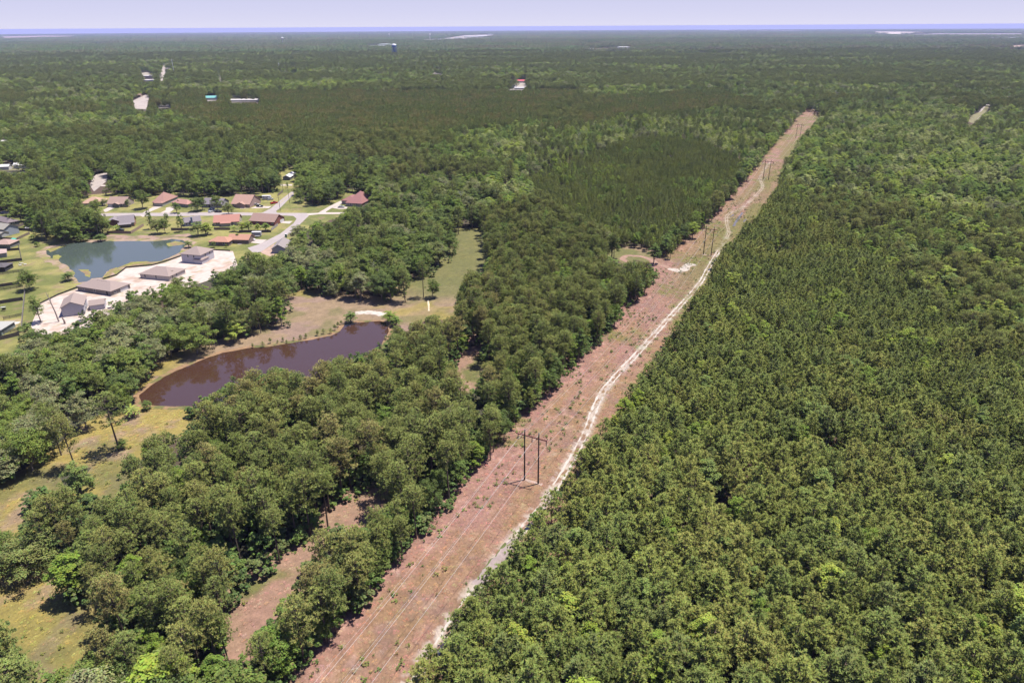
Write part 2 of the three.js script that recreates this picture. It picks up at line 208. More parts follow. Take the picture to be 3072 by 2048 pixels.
// ---------------------------------------------------------------- fields, banks, water
const C_YEL = [0.335, 0.262, 0.068], C_OLIVE = [0.163, 0.160, 0.048], C_TAN = [0.320, 0.224, 0.136], C_LAWN = [0.170, 0.187, 0.042], C_BARE = [0.313, 0.211, 0.160];
const dab = (c, x, z, s = 0.24) => { const k = 1 - s / 2 + s * hash2(Math.round(x * 6), Math.round(z * 6)) + 0.4 * (fbm(x / 1.6, z / 1.6, 2) - 0.5); return [c[0] * k, c[1] * k, c[2] * k]; };
const fieldColour = (x, z) => { const n = fbm(x / 7 + 3, z / 7, 4), m = fbm(x / 18, z / 18 + 5, 3); return dab(mixc(mixc(C_YEL, C_TAN, smooth(0.45, 0.7, n)), C_OLIVE, smooth(0.5, 0.75, m) * 0.8), x, z); };
const laneLine = polyline(ZF([[805, 140], [800, 250], [780, 360], [700, 450], [620, 560]]));
const meadowColour = (x, z) => { const n = fbm(x / 10 + 3, z / 10, 4), m = fbm(x / 24, z / 24 + 5, 3), far = smooth(34, 10, laneLine.near(x, z) + 10 * (n - 0.5)); let c = mixc(mixc(C_TAN, C_YEL, smooth(0.4, 0.62, m)), C_OLIVE, clamp(far * 0.9 + smooth(0.48, 0.7, n) * 0.6)); c = mixc(c, C_BARE, smooth(0.55, 0.72, fbm(x / 16 + 70, z / 9, 3)) * (1 - far)); return dab(c, x, z); };
const stripColour = (x, z) => dab(mixc(mixc(C_PINK, C_TAN, fbm(x / 8, z / 8, 3)), C_OLIVE, smooth(0.58, 0.75, fbm(x / 12 + 9, z / 12, 3))), x, z);
const lawnColour = (x, z) => { const n = fbm(x / 14 + 3, z / 14, 4), m = fbm(x / 5, z / 5 + 5, 3); return dab(mixc(mixc(C_LAWN, [0.33, 0.30, 0.09], smooth(0.4, 0.7, n)), C_TAN, smooth(0.6, 0.8, m) * 0.6), x, z, 0.15); };
const grow = (poly, d) => { const p = poly.p, cx = (poly.x0 + poly.x1) / 2, cz = (poly.z0 + poly.z1) / 2; let area = 0; p.forEach((q, i) => { const r = p[(i + 1) % p.length]; area += q[0] * r[1] - r[0] * q[1]; }); const s = Math.sign(area); return new Poly(p.map((q, i) => { const a = p[(i + p.length - 1) % p.length], b = p[(i + 1) % p.length], dx = b[0] - a[0], dz = b[1] - a[1], l = Math.hypot(dx, dz) || 1; return [q[0] + s * dz / l * d, q[1] - s * dx / l * d]; })); };
sheet('meadow', grow(leftFieldSeen, 7), 0.8, 0.012, fieldColour, matGrass, 'yellow dry grass field round the lone pine');
sheet('meadow', grow(lowFieldSeen, 6), 0.7, 0.016, fieldColour, matGrass, 'golden grass field below the oaks');
sheet('meadow', grow(meadowSeen, 7), 1.0, 0.010, meadowColour, matGrass, 'mown tan and green meadow behind the brown pond');
sheet('meadow', new Poly([...ZE([[1380, 1215], [1761, 1180]]), ...ZF([[330, 640], [420, 780], [330, 900], [200, 960], [130, 900]]), ...ZE([[1640, 1420], [1500, 1360], [1380, 1345]])]), 1.0, 0.009, meadowColour, matGrass, 'dry meadow corner round the inner end of the pond');
stripSeen.forEach((p, i) => sheet('grass_strip', grow(p, 5), 0.8, 0.014 + i * 0.003, stripColour, matGrass, ['pinkish grass lane between the pine groves', 'bare pinkish lane nearest the power line strip', 'golden grass gap among the tall pines', 'sliver of dry grass between pine trunks'][i]));
sheet('loop_opening', grow(loopSeen, 4), 0.9, 0.020, (x, z) => dab(mixc(C_OLIVE, C_TAN, smooth(0.4, 0.7, fbm(x / 9, z / 9, 3))), x, z), matGrass, 'green opening beside the clearing with a looping dirt path');
sheet('neighbourhood_lawn', grow(townSeen, 10), 1.1, 0.008, lawnColour, matGrass, 'mown lawns and yards of the neighbourhood');
ribbon('dirt_path', ZL([[840, 1330], [760, 1300], [690, 1270], [620, 1235], [540, 1222], [470, 1222], [440, 1240], [480, 1270], [560, 1280]]), 3.2, 0.045, (x, z) => dab([0.40, 0.25, 0.19], x, z), matGrass, 'reddish dirt path looping off the clearing', 0.3);
ribbon('dirt_path', ZL([[800, 1320], [860, 1335], [900, 1335], [980, 1282]]), 4.5, 0.048, (x, z) => dab(mixc(C_SAND, C_TAN, 0.25), x, z), matSand, 'pale sandy mouth of the looping dirt path', 0.5);
ribbon('sand_patch', ZE([[1390, 1262], [1470, 1258], [1560, 1265], [1640, 1275]]), 4.2, 0.045, (x, z) => dab([0.60, 0.52, 0.46], x, z), matSand, 'white sand patch on the far bank of the brown pond', 0.4);
ribbon('foot_path', ZF([[480, 680], [485, 720], [487, 765]]), 0.8, 0.05, (x, z) => dab([0.66, 0.55, 0.4], x, z), matSand, 'narrow pale foot path across the meadow', 0.3);
ribbon('green_verge', Zd([[1170, 1250], [1130, 1300], [1105, 1330]]), 2.2, 0.052, (x, z) => dab([0.13, 0.16, 0.045], x, z), matGrass, 'dark green grass verge along the muddy bend of the track', 0.5);
ribbon('mud_patch', Zd([[1185, 1240], [1140, 1295], [1095, 1345]]), 2.8, 0.056, (x, z) => dab([0.36, 0.29, 0.28], x, z, 0.3), matSand, 'grey brown mud patch on the track', 0.5);

const rippleTile = tile(256, (i, j) => 0.5 * wrapNoise(i, j, 256, 20) + 0.5 * wrapNoise(i, j, 256, 52));
const water = (r, g, b, rough, bump = 0.004) => new THREE.MeshPhysicalMaterial({ name: 'water', color: rgb(r, g, b), roughness: rough, ior: 1.62, bumpMap: rippleTile, bumpScale: bump });
const pondPoly = new Poly([...ZG([[1700, 470], [1500, 515], [1260, 490], [1180, 492], [1050, 487], [945, 470], [940, 415], [990, 370], [1100, 290], [1250, 225], [1400, 160], [1500, 130], [1680, 100], [1800, 90], [1950, 65], [2240, 25]]), ...ZE([[1100, 1470], [1200, 1450], [1270, 1410], [1300, 1365], [1400, 1345], [1550, 1330], [1650, 1345]]), ...ZF([[100, 842], [165, 880], [175, 930], [130, 1000], [90, 1070], [0, 1110]]), ...ZG([[2240, 250], [2060, 350], [1880, 410]])]);
const lakePoly = new Poly(ZD([[365, 750], [450, 716], [560, 690], [680, 676], [800, 678], [900, 668], [1050, 672], [1180, 672], [1300, 668], [1420, 655], [1500, 662], [1550, 690], [1500, 735], [1480, 770], [1400, 805], [1330, 835], [1200, 845], [1080, 850], [960, 890], [870, 920], [840, 968], [750, 978], [720, 1000], [650, 1006], [620, 960], [600, 910], [520, 860], [480, 830], [400, 800]]));
const rough2 = (poly, amp, step) => { const o = []; poly.p.forEach((a, i) => { const b = poly.p[(i + 1) % poly.p.length], l = Math.hypot(b[0] - a[0], b[1] - a[1]), n = Math.max(1, Math.round(l / step)); for (let k = 0; k < n; k++) { const x = lerp(a[0], b[0], k / n), z = lerp(a[1], b[1], k / n); o.push([x + amp * 2 * (fbm(x / 4, z / 4, 2) - 0.5), z + amp * 2 * (fbm(x / 4 + 60, z / 4, 2) - 0.5)]); } }); return new Poly(o); };
const white = () => [1, 1, 1];
sheet('pond_bank', rough2(grow(pondPoly, 2.2), 1.0, 2), 0.8, 0.06, (x, z) => dab(mixc([0.36, 0.22, 0.12], C_OLIVE, smooth(0.45, 0.6, fbm(x / 4, z / 4, 3))), x, z), matGrass, 'clay and grass bank round the brown pond');
sheet('brown_pond', rough2(pondPoly, 0.7, 2), 1.5, 0.075, white, water(0.044, 0.022, 0.015, 0.03), 'brown muddy pond mirroring trees and sky');
sheet('lake_margin', rough2(grow(lakePoly, 4.5), 2.2, 3), 1.0, 0.06, (x, z) => { const n = fbm(x / 6, z / 6, 3); return dab(mixc(mixc([0.42, 0.30, 0.22], [0.30, 0.25, 0.10], smooth(0.4, 0.6, n)), [0.27, 0.27, 0.07], smooth(0.6, 0.7, n)), x, z); }, matGrass, 'reedy brown margin round the neighbourhood lake');
sheet('neighbourhood_lake', rough2(lakePoly, 2.0, 3), 2, 0.075, white, water(0.050, 0.066, 0.058, 0.06, 0.006), 'green and blue neighbourhood lake beside the houses');
for (const [pts, k] of [[[[380, 740], [470, 715], [560, 700], [500, 725], [420, 760]], 0], [[[640, 900], [720, 905], [750, 930], [740, 970], [700, 960], [690, 930]], 1], [[[860, 950], [900, 905], [960, 885], [940, 915], [900, 950], [850, 975]], 2], [[[960, 890], [1080, 845], [1200, 838], [1290, 850], [1180, 866], [1040, 880]], 3], [[[430, 790], [480, 780], [500, 800], [480, 830], [440, 820]], 4], [[[1370, 690], [1450, 670], [1540, 690], [1480, 705], [1400, 712]], 5]]) sheet('water_weed', rough2(new Poly(ZD(pts)), 1.0, 2), 0.8, 0.09, (x, z) => dab(mixc([0.30, 0.29, 0.06], [0.30, 0.21, 0.11], smooth(0.4, 0.6, fbm(x / 3, z / 3, 3))), x, z, 0.4), matGrass, ['weed mat along the wooded corner of the lake', 'weed mat in the narrow foot of the lake', 'weed mat beside the silt fence bend', 'long reed shelf below the silt fence', 'small weed mat by the lawn', 'weed mat off the blue house bank'][k]);
for (const [pts, k] of [[[[1330, 935], [1375, 880], [1388, 884], [1345, 950], [1322, 988], [1298, 988]], 0], [[[1280, 915], [1310, 893], [1316, 905], [1290, 918]], 1], [[[1385, 950], [1405, 930], [1410, 938], [1395, 960]], 2]]) sheet('puddle', rough2(new Poly(ZL(pts)), 0.4, 1.5), 0.8, 0.06, white, water(0.10, 0.085, 0.075, 0.04, 0.001), ['long rain puddle in the clearing with a grassy neck', 'small puddle beside the bend of the pale rut', 'short puddle at the pine edge of the clearing'][k]);

// ---------------------------------------------------------------- trees: shapes
class Mesher {
  constructor() { this.p = []; this.c = []; }
  tri(a, b, c, k) { this.p.push(...a, ...b, ...c); for (let i = 0; i < 3; i++) this.c.push(...k); }
  tube(pts, radii, n, k) {
    let prev = null;
    pts.forEach((p, i) => {
      const a = pts[Math.max(0, i - 1)], b = pts[Math.min(pts.length - 1, i + 1)], d = new THREE.Vector3(b[0] - a[0], b[1] - a[1], b[2] - a[2]).normalize(), s = new THREE.Vector3(d.y, d.z, d.x).cross(d).normalize(), t = s.clone().cross(d), ring = [];
      for (let q = 0; q < n; q++) { const an = q / n * Math.PI * 2, cx = Math.cos(an) * radii[i], sx = Math.sin(an) * radii[i]; ring.push([p[0] + s.x * cx + t.x * sx, p[1] + s.y * cx + t.y * sx, p[2] + s.z * cx + t.z * sx]); }
      if (prev) for (let q = 0; q < n; q++) { const e = (q + 1) % n; this.tri(prev[q], ring[q], prev[e], k); this.tri(prev[e], ring[q], ring[e], k); }
      prev = ring;
    });
  }
  geo(smoothed = false) { const g = new THREE.BufferGeometry(); g.setAttribute('position', new THREE.Float32BufferAttribute(this.p, 3)); g.setAttribute('color', new THREE.Float32BufferAttribute(this.c, 3)); g.computeVertexNormals(); return g; }
}
const unit = () => { let x, y, z, l; do { x = rr(-1, 1); y = rr(-1, 1); z = rr(-1, 1); l = x * x + y * y + z * z; } while (l > 1 || l < 0.01); l = Math.sqrt(l); return [x / l, y / l, z / l]; };
const norm = (v) => { const l = Math.hypot(...v) || 1; return [v[0] / l, v[1] / l, v[2] / l]; };
const cross = (a, b) => [a[1] * b[2] - a[2] * b[1], a[2] * b[0] - a[0] * b[2], a[0] * b[1] - a[1] * b[0]];
const add = (a, b, s = 1) => [a[0] + b[0] * s, a[1] + b[1] * s, a[2] + b[2] * s];
function tuft(m, p, d, len, wid, n, k) { for (let i = 0; i < n; i++) { const e = norm(add(d, unit(), 1.05)), s = norm(add(norm(cross(e, [0.01, 1, 0.02])), unit(), 0.55)), w = wid * rr(0.7, 1.3), l = len * rr(0.7, 1.2), q = add(p, e, l * 0.15), kk = k.map((v) => v * rr(0.85, 1.15)); m.tri(add(q, s, -w / 2), add(q, s, w / 2), add(p, e, l), kk); } }
function leaf(m, c, n, s, k) { const a = norm(cross(n, unit())), b = cross(n, a), w = s * 0.38, l = s * 0.55, bend = add(c, n, -s * 0.12); const A = add(bend, a, l), B = add(c, b, w), C = add(bend, a, -l), D = add(c, b, -w); m.tri(A, B, C, k); m.tri(A, C, D, k); }
const BARK = [0.105, 0.075, 0.058];
// bushy plantation pine: whorls of upswept branches carrying needle tufts
function pineYoung(H, R, base, whorls, per) {
  const tr = new Mesher(), cr = new Mesher();
  tr.tube([[0, -0.3, 0], [rr(-.1, .1), H * 0.4, rr(-.1, .1)], [rr(-.2, .2), H * 0.78, rr(-.2, .2)], [0, H * 0.95, 0]], [H * 0.013, H * 0.010, H * 0.006, 0.03], 6, BARK);
  for (let w = 0; w < whorls; w++) {
    const t = (w + rr(-0.3, 0.3)) / (whorls - 1), y = lerp(base * H, H * 0.955, clamp(t)), prof = Math.pow(clamp(1 - Math.pow(clamp(t), 1.9), 0.03, 1), 0.75) * (0.72 + 0.28 * smooth(0, 0.25, t)), n = Math.round(per * (1.1 - 0.4 * t)), a0 = rr(0, 6.28);
    for (let b = 0; b < n; b++) {
      const an = a0 + b / n * 6.283 + rr(-0.35, 0.35), L = R * prof * rr(0.72, 1.15), up = lerp(0.12, 0.95, t) + rr(-0.1, 0.15), dir = norm([Math.cos(an), up, Math.sin(an)]), tip = [Math.cos(an) * L, y + up * L * 0.7, Math.sin(an) * L];
      if (w % 2 === 0) tr.tube([[0, y, 0], [Math.cos(an) * L * 0.85, y + up * L * 0.5, Math.sin(an) * L * 0.85]], [0.045, 0.015], 3, BARK);
      const q = Math.max(2, Math.round(5 * prof + 1)), tone = rr(0.8, 1.2), k = [0.98 * tone, 1.0 * tone, 0.9 * tone];
      for (let s = 0; s < q; s++) { const f = lerp(0.38, 1, s / (q - 1)) + rr(-0.06, 0.06), p = [tip[0] * f + rr(-.28, .28), lerp(y, tip[1], f) + rr(-.12, .32), tip[2] * f + rr(-.28, .28)]; tuft(cr, p, norm(add(dir, [0, 0.45, 0])), 0.56, 0.15, 11, k); }
    }
  }
  for (let s = 0; s < 6; s++) tuft(cr, [rr(-.2, .2), H * rr(0.92, 0.985), rr(-.2, .2)], [0, 0.6, 0], 0.56, 0.15, 11, [1, 1.05, 0.9]);
  return { trunk: tr.geo(), crown: cr.geo(), H, R };
}
// tall open pine: bare trunk, cloud-like clumps of needles on crooked limbs
function pineTall(H, R, base, limbs) {
  const tr = new Mesher(), cr = new Mesher(), bx = rr(-.4, .4), bz = rr(-.4, .4);
  tr.tube([[0, -0.3, 0], [bx * .4, H * 0.3, bz * .4], [bx, H * 0.65, bz], [bx * .5, H * 0.93, bz * .5]], [H * 0.0135, H * 0.011, H * 0.0075, 0.05], 7, BARK);
  for (let b = 0; b < limbs; b++) {
    const t = Math.pow((b + rnd()) / limbs, 0.85), y = lerp(base * H, H * 0.93, t), an = b * 2.4 + rr(-0.4, 0.4), prof = Math.sin(Math.PI * (0.22 + 0.70 * t)) ** 0.8, L = R * prof * rr(0.6, 1.12), up = lerp(0.05, 0.8, t) + rr(-.12, .2);
    const mid = [bx + Math.cos(an) * L * 0.5, y + up * L * 0.25, bz + Math.sin(an) * L * 0.5], tip = [bx + Math.cos(an) * L, y + up * L * 0.7, bz + Math.sin(an) * L];
    tr.tube([[bx, y, bz], mid, tip], [0.09, 0.06, 0.02], 4, BARK);
    const tone = rr(0.8, 1.2), k = [tone, tone, 0.92 * tone], n = 11 + Math.round(5 * prof);
    for (let s = 0; s < n; s++) { const f = rr(0.45, 1.05), p0 = f < 0.5 ? [lerp(bx, mid[0], f * 2), lerp(y, mid[1], f * 2), lerp(bz, mid[2], f * 2)] : [lerp(mid[0], tip[0], f * 2 - 1), lerp(mid[1], tip[1], f * 2 - 1), lerp(mid[2], tip[2], f * 2 - 1)]; const p = add(p0, [rr(-.8, .8), rr(-.15, .75), rr(-.8, .8)]); tuft(cr, p, norm([Math.cos(an) * 0.5, 0.6, Math.sin(an) * 0.5]), 0.6, 0.17, 11, k); }
  }
  return { trunk: tr.geo(), crown: cr.geo(), H, R };
}
// broad-leaved crown: forked limbs end in leafy clumps
function broad(H, R, base, clumps, leaves, size, cone, bark = [0.16, 0.13, 0.105], moss = 0) {
  const tr = new Mesher(), cr = new Mesher(), cy = lerp(base * H, H, 0.5), hy = (H - base * H) / 2;
  tr.tube([[0, -0.3, 0], [rr(-.2, .2), H * base * 0.6, rr(-.2, .2)], [rr(-.4, .4), H * 0.55, rr(-.4, .4)], [rr(-.5, .5), H * 0.86, rr(-.5, .5)]], [H * 0.024, H * 0.019, H * 0.011, 0.05], 7, bark);
  for (let c = 0; c < clumps; c++) {
    const v = unit(); if (v[1] < -0.82) v[1] *= -0.5; const f = Math.pow(rnd(), 0.38) * rr(0.86, 1.06), t = clamp((v[1] * f + 1) / 2), wide = lerp(1, lerp(1.15, 0.25, t), cone), lump = 0.8 + 0.4 * noise(Math.atan2(v[2], v[0]) * 1.9 + 20, v[1] * 2.2);
    const p = [v[0] * f * R * wide * lump, cy + v[1] * f * hy * (0.9 + 0.2 * lump - 0.1), v[2] * f * R * wide * lump], cr0 = R * rr(0.17, 0.29), tone = rr(0.78, 1.22), k0 = [tone * rr(0.95, 1.05), tone, tone * rr(0.85, 1.05)];
    if (c % 4 === 0) { const y0 = lerp(base * H * 0.8, cy, rr(0, 0.8)); tr.tube([[0, y0, 0], [p[0] * 0.5, lerp(y0, p[1], 0.6), p[2] * 0.5], [p[0] * 0.95, p[1], p[2] * 0.95]], [H * 0.010, H * 0.006, 0.02], 4, bark); }
    for (let l = 0; l < leaves; l++) { const u = unit(); if (u[1] < -0.2) u[1] = -u[1] * 0.5; const q = add(p, [u[0] * cr0, u[1] * cr0 * 0.75, u[2] * cr0], Math.pow(rnd(), 0.3)), n = norm(add(add(u, [0, 0.9, 0]), unit(), 0.7)); leaf(cr, q, n, size * rr(0.7, 1.3), k0.map((x) => x * rr(0.86, 1.14))); }
    if (moss && rnd() < moss) for (let l = 0; l < 10; l++) { const q = add(p, [rr(-1, 1) * cr0, -cr0 * rr(0.1, 0.5), rr(-1, 1) * cr0]), s = rr(0.08, 0.2); cr.tri(add(q, [s, 0, 0]), add(q, [-s, 0, s]), add(q, [0, -rr(0.6, 1.5), 0]), [1.5, 1.2, 1.9]); }
  }
  return { trunk: tr.geo(), crown: cr.geo(), H, R };
}
const SHAPES = {
  pine: [pineYoung(12, 2.6, 0.30, 12, 6), pineYoung(12, 2.2, 0.36, 11, 6), pineYoung(12, 2.9, 0.26, 12, 6), pineYoung(12, 2.5, 0.42, 10, 7), pineYoung(12, 2.3, 0.30, 13, 5), pineYoung(12, 3.0, 0.34, 10, 6)],
  tall: [pineTall(20, 4.0, 0.46, 34), pineTall(20, 3.4, 0.58, 26), pineTall(20, 4.5, 0.36, 40), pineTall(20, 3.8, 0.5, 24), pineTall(20, 4.2, 0.42, 30)],
  gum: [broad(14, 3.8, 0.14, 62, 56, 0.36, 0.55), broad(14, 4.2, 0.18, 66, 56, 0.37, 0.3), broad(14, 3.5, 0.10, 56, 56, 0.36, 0.75), broad(14, 4.0, 0.12, 44, 70, 0.37, 0.45), broad(14, 4.4, 0.2, 80, 48, 0.36, 0.2)],
  oak: [broad(13, 6.4, 0.16, 105, 60, 0.42, 0.1, [0.17, 0.14, 0.12], 0.25), broad(13, 5.8, 0.2, 95, 60, 0.42, 0.15, [0.17, 0.14, 0.12], 0.15), broad(13, 7.0, 0.14, 115, 60, 0.43, 0.05, [0.17, 0.14, 0.12], 0.35), broad(13, 6.0, 0.18, 70, 80, 0.42, 0.2, [0.17, 0.14, 0.12], 0.2)],
};
// leaf colours by kind: [tones]; every tone is a plain base colour
const TONES = {
  pine: [[0.159, 0.183, 0.048], [0.177, 0.198, 0.052], [0.141, 0.171, 0.048], [0.193, 0.200, 0.056], [0.143, 0.168, 0.057], [0.204, 0.187, 0.067]],
  tall: [[0.164, 0.187, 0.056], [0.181, 0.202, 0.060], [0.147, 0.175, 0.054], [0.198, 0.204, 0.064], [0.208, 0.191, 0.071], [0.155, 0.185, 0.052]],
  gum: [[0.152, 0.220, 0.032], [0.124, 0.190, 0.034], [0.200, 0.262, 0.036], [0.106, 0.158, 0.036], [0.245, 0.295, 0.050], [0.160, 0.212, 0.056], [0.285, 0.315, 0.115]],
  oak: [[0.124, 0.168, 0.038], [0.146, 0.190, 0.042], [0.172, 0.200, 0.060], [0.104, 0.146, 0.038], [0.160, 0.210, 0.042], [0.212, 0.226, 0.105]],
};
const leafMat = (name, c, thru = 0) => { const m = new THREE.MeshPhysicalMaterial({ name, color: c ? rgb(...c) : 0xffffff, vertexColors: true, roughness: 0.75, side: THREE.DoubleSide, transmission: thru, thickness: 0, specularIntensity: 0.35 }); m.roughness = 0.85; return m; };
const matBark = new THREE.MeshStandardMaterial({ name: 'bark', vertexColors: true, roughness: 0.95 });
const LEAFY = {}; for (const k in TONES) LEAFY[k] = TONES[k].map((c, i) => leafMat(`${k}_leaves_${i}`, c, k === 'gum' || k === 'oak' ? 0.25 : 0));
const matLeaf = leafMat('leaves', null), matLeafThin = leafMat('thin_leaves', null, 0.25);

// ---------------------------------------------------------------- trees: where they stand
const stands = [                                             // [kind of stand, outline on the ground]
  ['block', Zd([[1205, 425], [1330, 372], [1480, 322], [1600, 332], [1705, 385], [1690, 440], [1560, 580], [1540, 600], [1400, 580], [1290, 525], [1230, 475]])],
  ['swamp', Zd([[1180, 330], [1400, 290], [1640, 262], [1730, 270], [1745, 330], [1700, 385], [1600, 332], [1480, 322], [1330, 372], [1220, 410]])],
  ['oaks', Zd([[-80, 1180], [-80, 780], [60, 770], [330, 640], [440, 590], [520, 600], [560, 560], [640, 560], [780, 520], [900, 440], [1010, 420], [1100, 450], [1105, 540], [1060, 560], [1050, 640], [930, 700], [830, 710], [660, 770], [600, 800], [500, 830], [420, 835], [330, 905], [250, 960], [180, 1020], [100, 1070]])],
  ['grove', Zd([[-60, 1640], [-60, 1180], [130, 1090], [260, 1000], [420, 930], [700, 810], [900, 740], [1010, 700], [1100, 600], [1150, 720], [1120, 870], [1180, 960], [1020, 1190], [700, 1568], [600, 1640]])],
  ['tallpines', Zd([[1050, 560], [1100, 520], [1240, 480], [1400, 590], [1530, 620], [1400, 770], [1290, 890], [1180, 1010], [1120, 870], [1150, 720]])],
  ['houses', Zd([[-200, 780], [-200, 330], [200, 340], [420, 330], [640, 350], [820, 400], [900, 430], [860, 500], [700, 540], [520, 600], [330, 640], [60, 770]])],
  ['darkpines', Zd([[250, 250], [520, 232], [900, 205], [1180, 200], [1350, 215], [1200, 300], [960, 330], [720, 330], [500, 300], [330, 270]])],
  ['darkpines', Zd([[1180, 330], [1330, 290], [1420, 235], [1650, 220], [1720, 250], [1640, 265], [1400, 292]])],
  ['bright', Zd([[1860, 290], [1990, 260], [2352, 330], [2600, 400], [2600, 560], [2352, 520], [2100, 500], [1960, 470], [1800, 440], [1800, 370]])],
  ['mixpine', Zd([[1800, 450], [1960, 475], [2100, 505], [2352, 530], [2700, 600], [2700, 1000], [2352, 900], [2150, 760], [1990, 600], [1880, 520]])],
].map(([k, p]) => [k, new Poly(p)]);
const RECIPES = {                                            // spacing, then [kind, share, height range, radius range, tones]
  plantation: [3.9, [['pine', 0.955, [9.5, 14], [1.05, 1.4], [2, 4, 0, 1, 0, 2, 1, 3]], ['gum', 0.045, [9.5, 14], [0.9, 1.3], [2, 4, 0, 5]]]],
  block: [3.1, [['pine', 0.95, [6, 10], [0.8, 1.1], [2, 0, 4, 1]], ['gum', 0.05, [7, 10.5], [0.8, 1.1], [0, 1, 2]]]],
  swamp: [5.4, [['gum', 0.72, [9, 15], [0.75, 1.15], [1, 5, 2, 4, 6]], ['oak', 0.1, [10, 12], [0.7, 0.9], [5]], ['tall', 0.18, [14, 18], [0.7, 0.9], [2, 5]]]],
  oaks: [7.6, [['oak', 0.66, [11, 15], [0.8, 1.1], [0, 1, 2, 3, 4, 5]], ['gum', 0.2, [11, 15], [0.95, 1.25], [0, 1, 3, 5]], ['tall', 0.14, [16, 20], [0.9, 1.1], [0, 2, 5]]]],
  grove: [4.9, [['tall', 0.80, [14, 20], [0.85, 1.1], [0, 1, 2, 3, 4, 5]], ['gum', 0.14, [8, 13], [0.9, 1.25], [3, 1, 0, 5]], ['oak', 0.06, [9, 12], [0.7, 0.9], [0, 3]]]],
  tallpines: [4.5, [['tall', 0.72, [13, 18], [0.8, 1.05], [0, 1, 2, 3, 5]], ['pine', 0.1, [11, 14], [1, 1.2], [0, 1]], ['gum', 0.18, [10, 14], [0.95, 1.25], [3, 1, 0, 5]]]],
  houses: [7.2, [['oak', 0.55, [11, 15], [0.8, 1.1], [0, 1, 3, 4]], ['gum', 0.25, [11, 15], [1, 1.3], [0, 1, 3]], ['tall', 0.2, [16, 20], [0.9, 1.1], [0, 2, 5]]]],
  darkpines: [4.2, [['pine', 0.9, [13, 16], [1.0, 1.25], [2, 4, 0, 5]], ['gum', 0.1, [12, 15], [0.9, 1.1], [1, 3, 5]]]],
  bright: [6.6, [['gum', 0.74, [9, 15], [1.05, 1.6], [1, 0, 2, 5, 4, 6]], ['oak', 0.16, [10, 13], [0.7, 0.95], [1, 4, 5]], ['tall', 0.1, [14, 17], [0.9, 1.1], [0, 2]]]],
  mixpine: [5.4, [['tall', 0.45, [11, 16], [0.95, 1.3], [0, 1, 3, 5]], ['pine', 0.15, [11, 14], [1.1, 1.4], [0, 1, 3]], ['gum', 0.4, [9, 15], [1.0, 1.5], [0, 2, 4, 5, 1]]]],
  mixed: [7.6, [['tall', 0.26, [12, 20], [1.0, 1.4], [0, 2, 5]], ['gum', 0.42, [8, 17], [1.2, 1.8], [3, 1, 0, 5, 2]], ['oak', 0.32, [9, 16], [0.8, 1.15], [3, 0, 1, 4, 5]]]],
  conifer: [5.4, [['tall', 0.75, [11, 19], [0.95, 1.25], [0, 2, 5, 3]], ['gum', 0.25, [10, 14], [0.9, 1.2], [1, 3, 5]]]],
};
function standAt(x, z) {
  for (const [k, p] of stands) if (p.has(x, z)) return k;
  const [, v] = alongLine(x, z), d = Math.hypot(x, z);
  if (v > 6 && d < 640) return 'plantation';
  if (fbm(x / 190 + 45, z / 120 + 17, 3) > 0.6) return 'bright';
  return fbm(x / 230 + 5, z / 150, 3) > 0.52 ? 'conifer' : 'mixed';
}
const inView = (x, z, m) => { const d = -z; return d > 40 && Math.abs(x) < 0.79 * (d * 0.907 + EYE * 0.42) + m; };
function blocked(x, z, H, R, lax = 0.75) {                               // would this tree stand on, or hide, ground that the photograph shows open?
  for (const c of clearings) if (c.has(x, z)) return true;
  const l = Math.hypot(x, z), nx = -z / l, nz = x / l;
  for (const t of [0.45, 0.75, 1.0]) { const k = EYE / (EYE - H * t); for (const s of t < 1 && lax ? [-lax, 0, lax] : [0]) { const qx = (x + nx * R * s) * k, qz = (z + nz * R * s) * k; for (const c of clearings) if (c.has(qx, qz)) return true; } }
  return false;
}
const placed = { pine: [], tall: [], gum: [], oak: [] };
function plant(kind, x, z, H, f, tone, label, extra) {
  const shapes = SHAPES[kind], s = Math.floor(rnd() * shapes.length) % shapes.length, sh = shapes[s], k = H / sh.H;
  const t = { kind, s, x, z, H, R: sh.R * k * f, sy: k, sx: k * f, turn: rnd() * 6.283, tone, d: Math.hypot(x, z, EYE - H / 2), label, ...extra }; placed[kind].push(t); return t;
}
const NEAR_END = 1350;
for (const stand in RECIPES) {
  const [sp, mix] = RECIPES[stand];
  for (let gz = -40; gz > -NEAR_END; gz -= sp) {
    const half = 0.79 * (-gz * 0.907 + EYE * 0.42) + 25;
    for (let gx = -half; gx < half; gx += sp) {
      const x = gx + rr(-0.4, 0.4) * sp, z = gz + rr(-0.4, 0.4) * sp; if (standAt(x, z) !== stand) continue;
      const u = rnd() * (stand === 'mixed' ? 1 : 1), bias = stand === 'plantation' ? 0.11 * smooth(0.62, 0.76, fbm(x / 24 + 11, z / 24, 2)) - 0.012 : (fbm(x / 38 + 11, z / 38, 2) - 0.5) * 0.6; let a = clamp(u + bias, 0, 0.9999), m = mix[mix.length - 1]; for (const q of mix) { if (a < q[1]) { m = q; break; } a -= q[1]; }
      const [kind, , [h0, h1], [f0, f1], tones] = m, H = rr(h0, h1) * (0.84 + 0.32 * fbm(x / 30, z / 30 + 50, 2)) * (rnd() < 0.12 ? rr(0.7, 0.9) : 1), f = rr(f0, f1), R = SHAPES[kind][0].R * H / SHAPES[kind][0].H * f;
      if (blocked(x, z, H, R)) continue;
      if (fbm(x / 14 + 31, z / 14 + 8, 2) > 0.78) continue;  // small gaps
      const j = Math.floor(clamp(fbm(x / 25 - 40, z / 25, 2) * 1.6 - 0.3 + rr(-0.45, 0.45), 0, 0.999) * tones.length);
      plant(kind, x, z, H, f, tones[j], undefined, { stand });
    }
  }
}

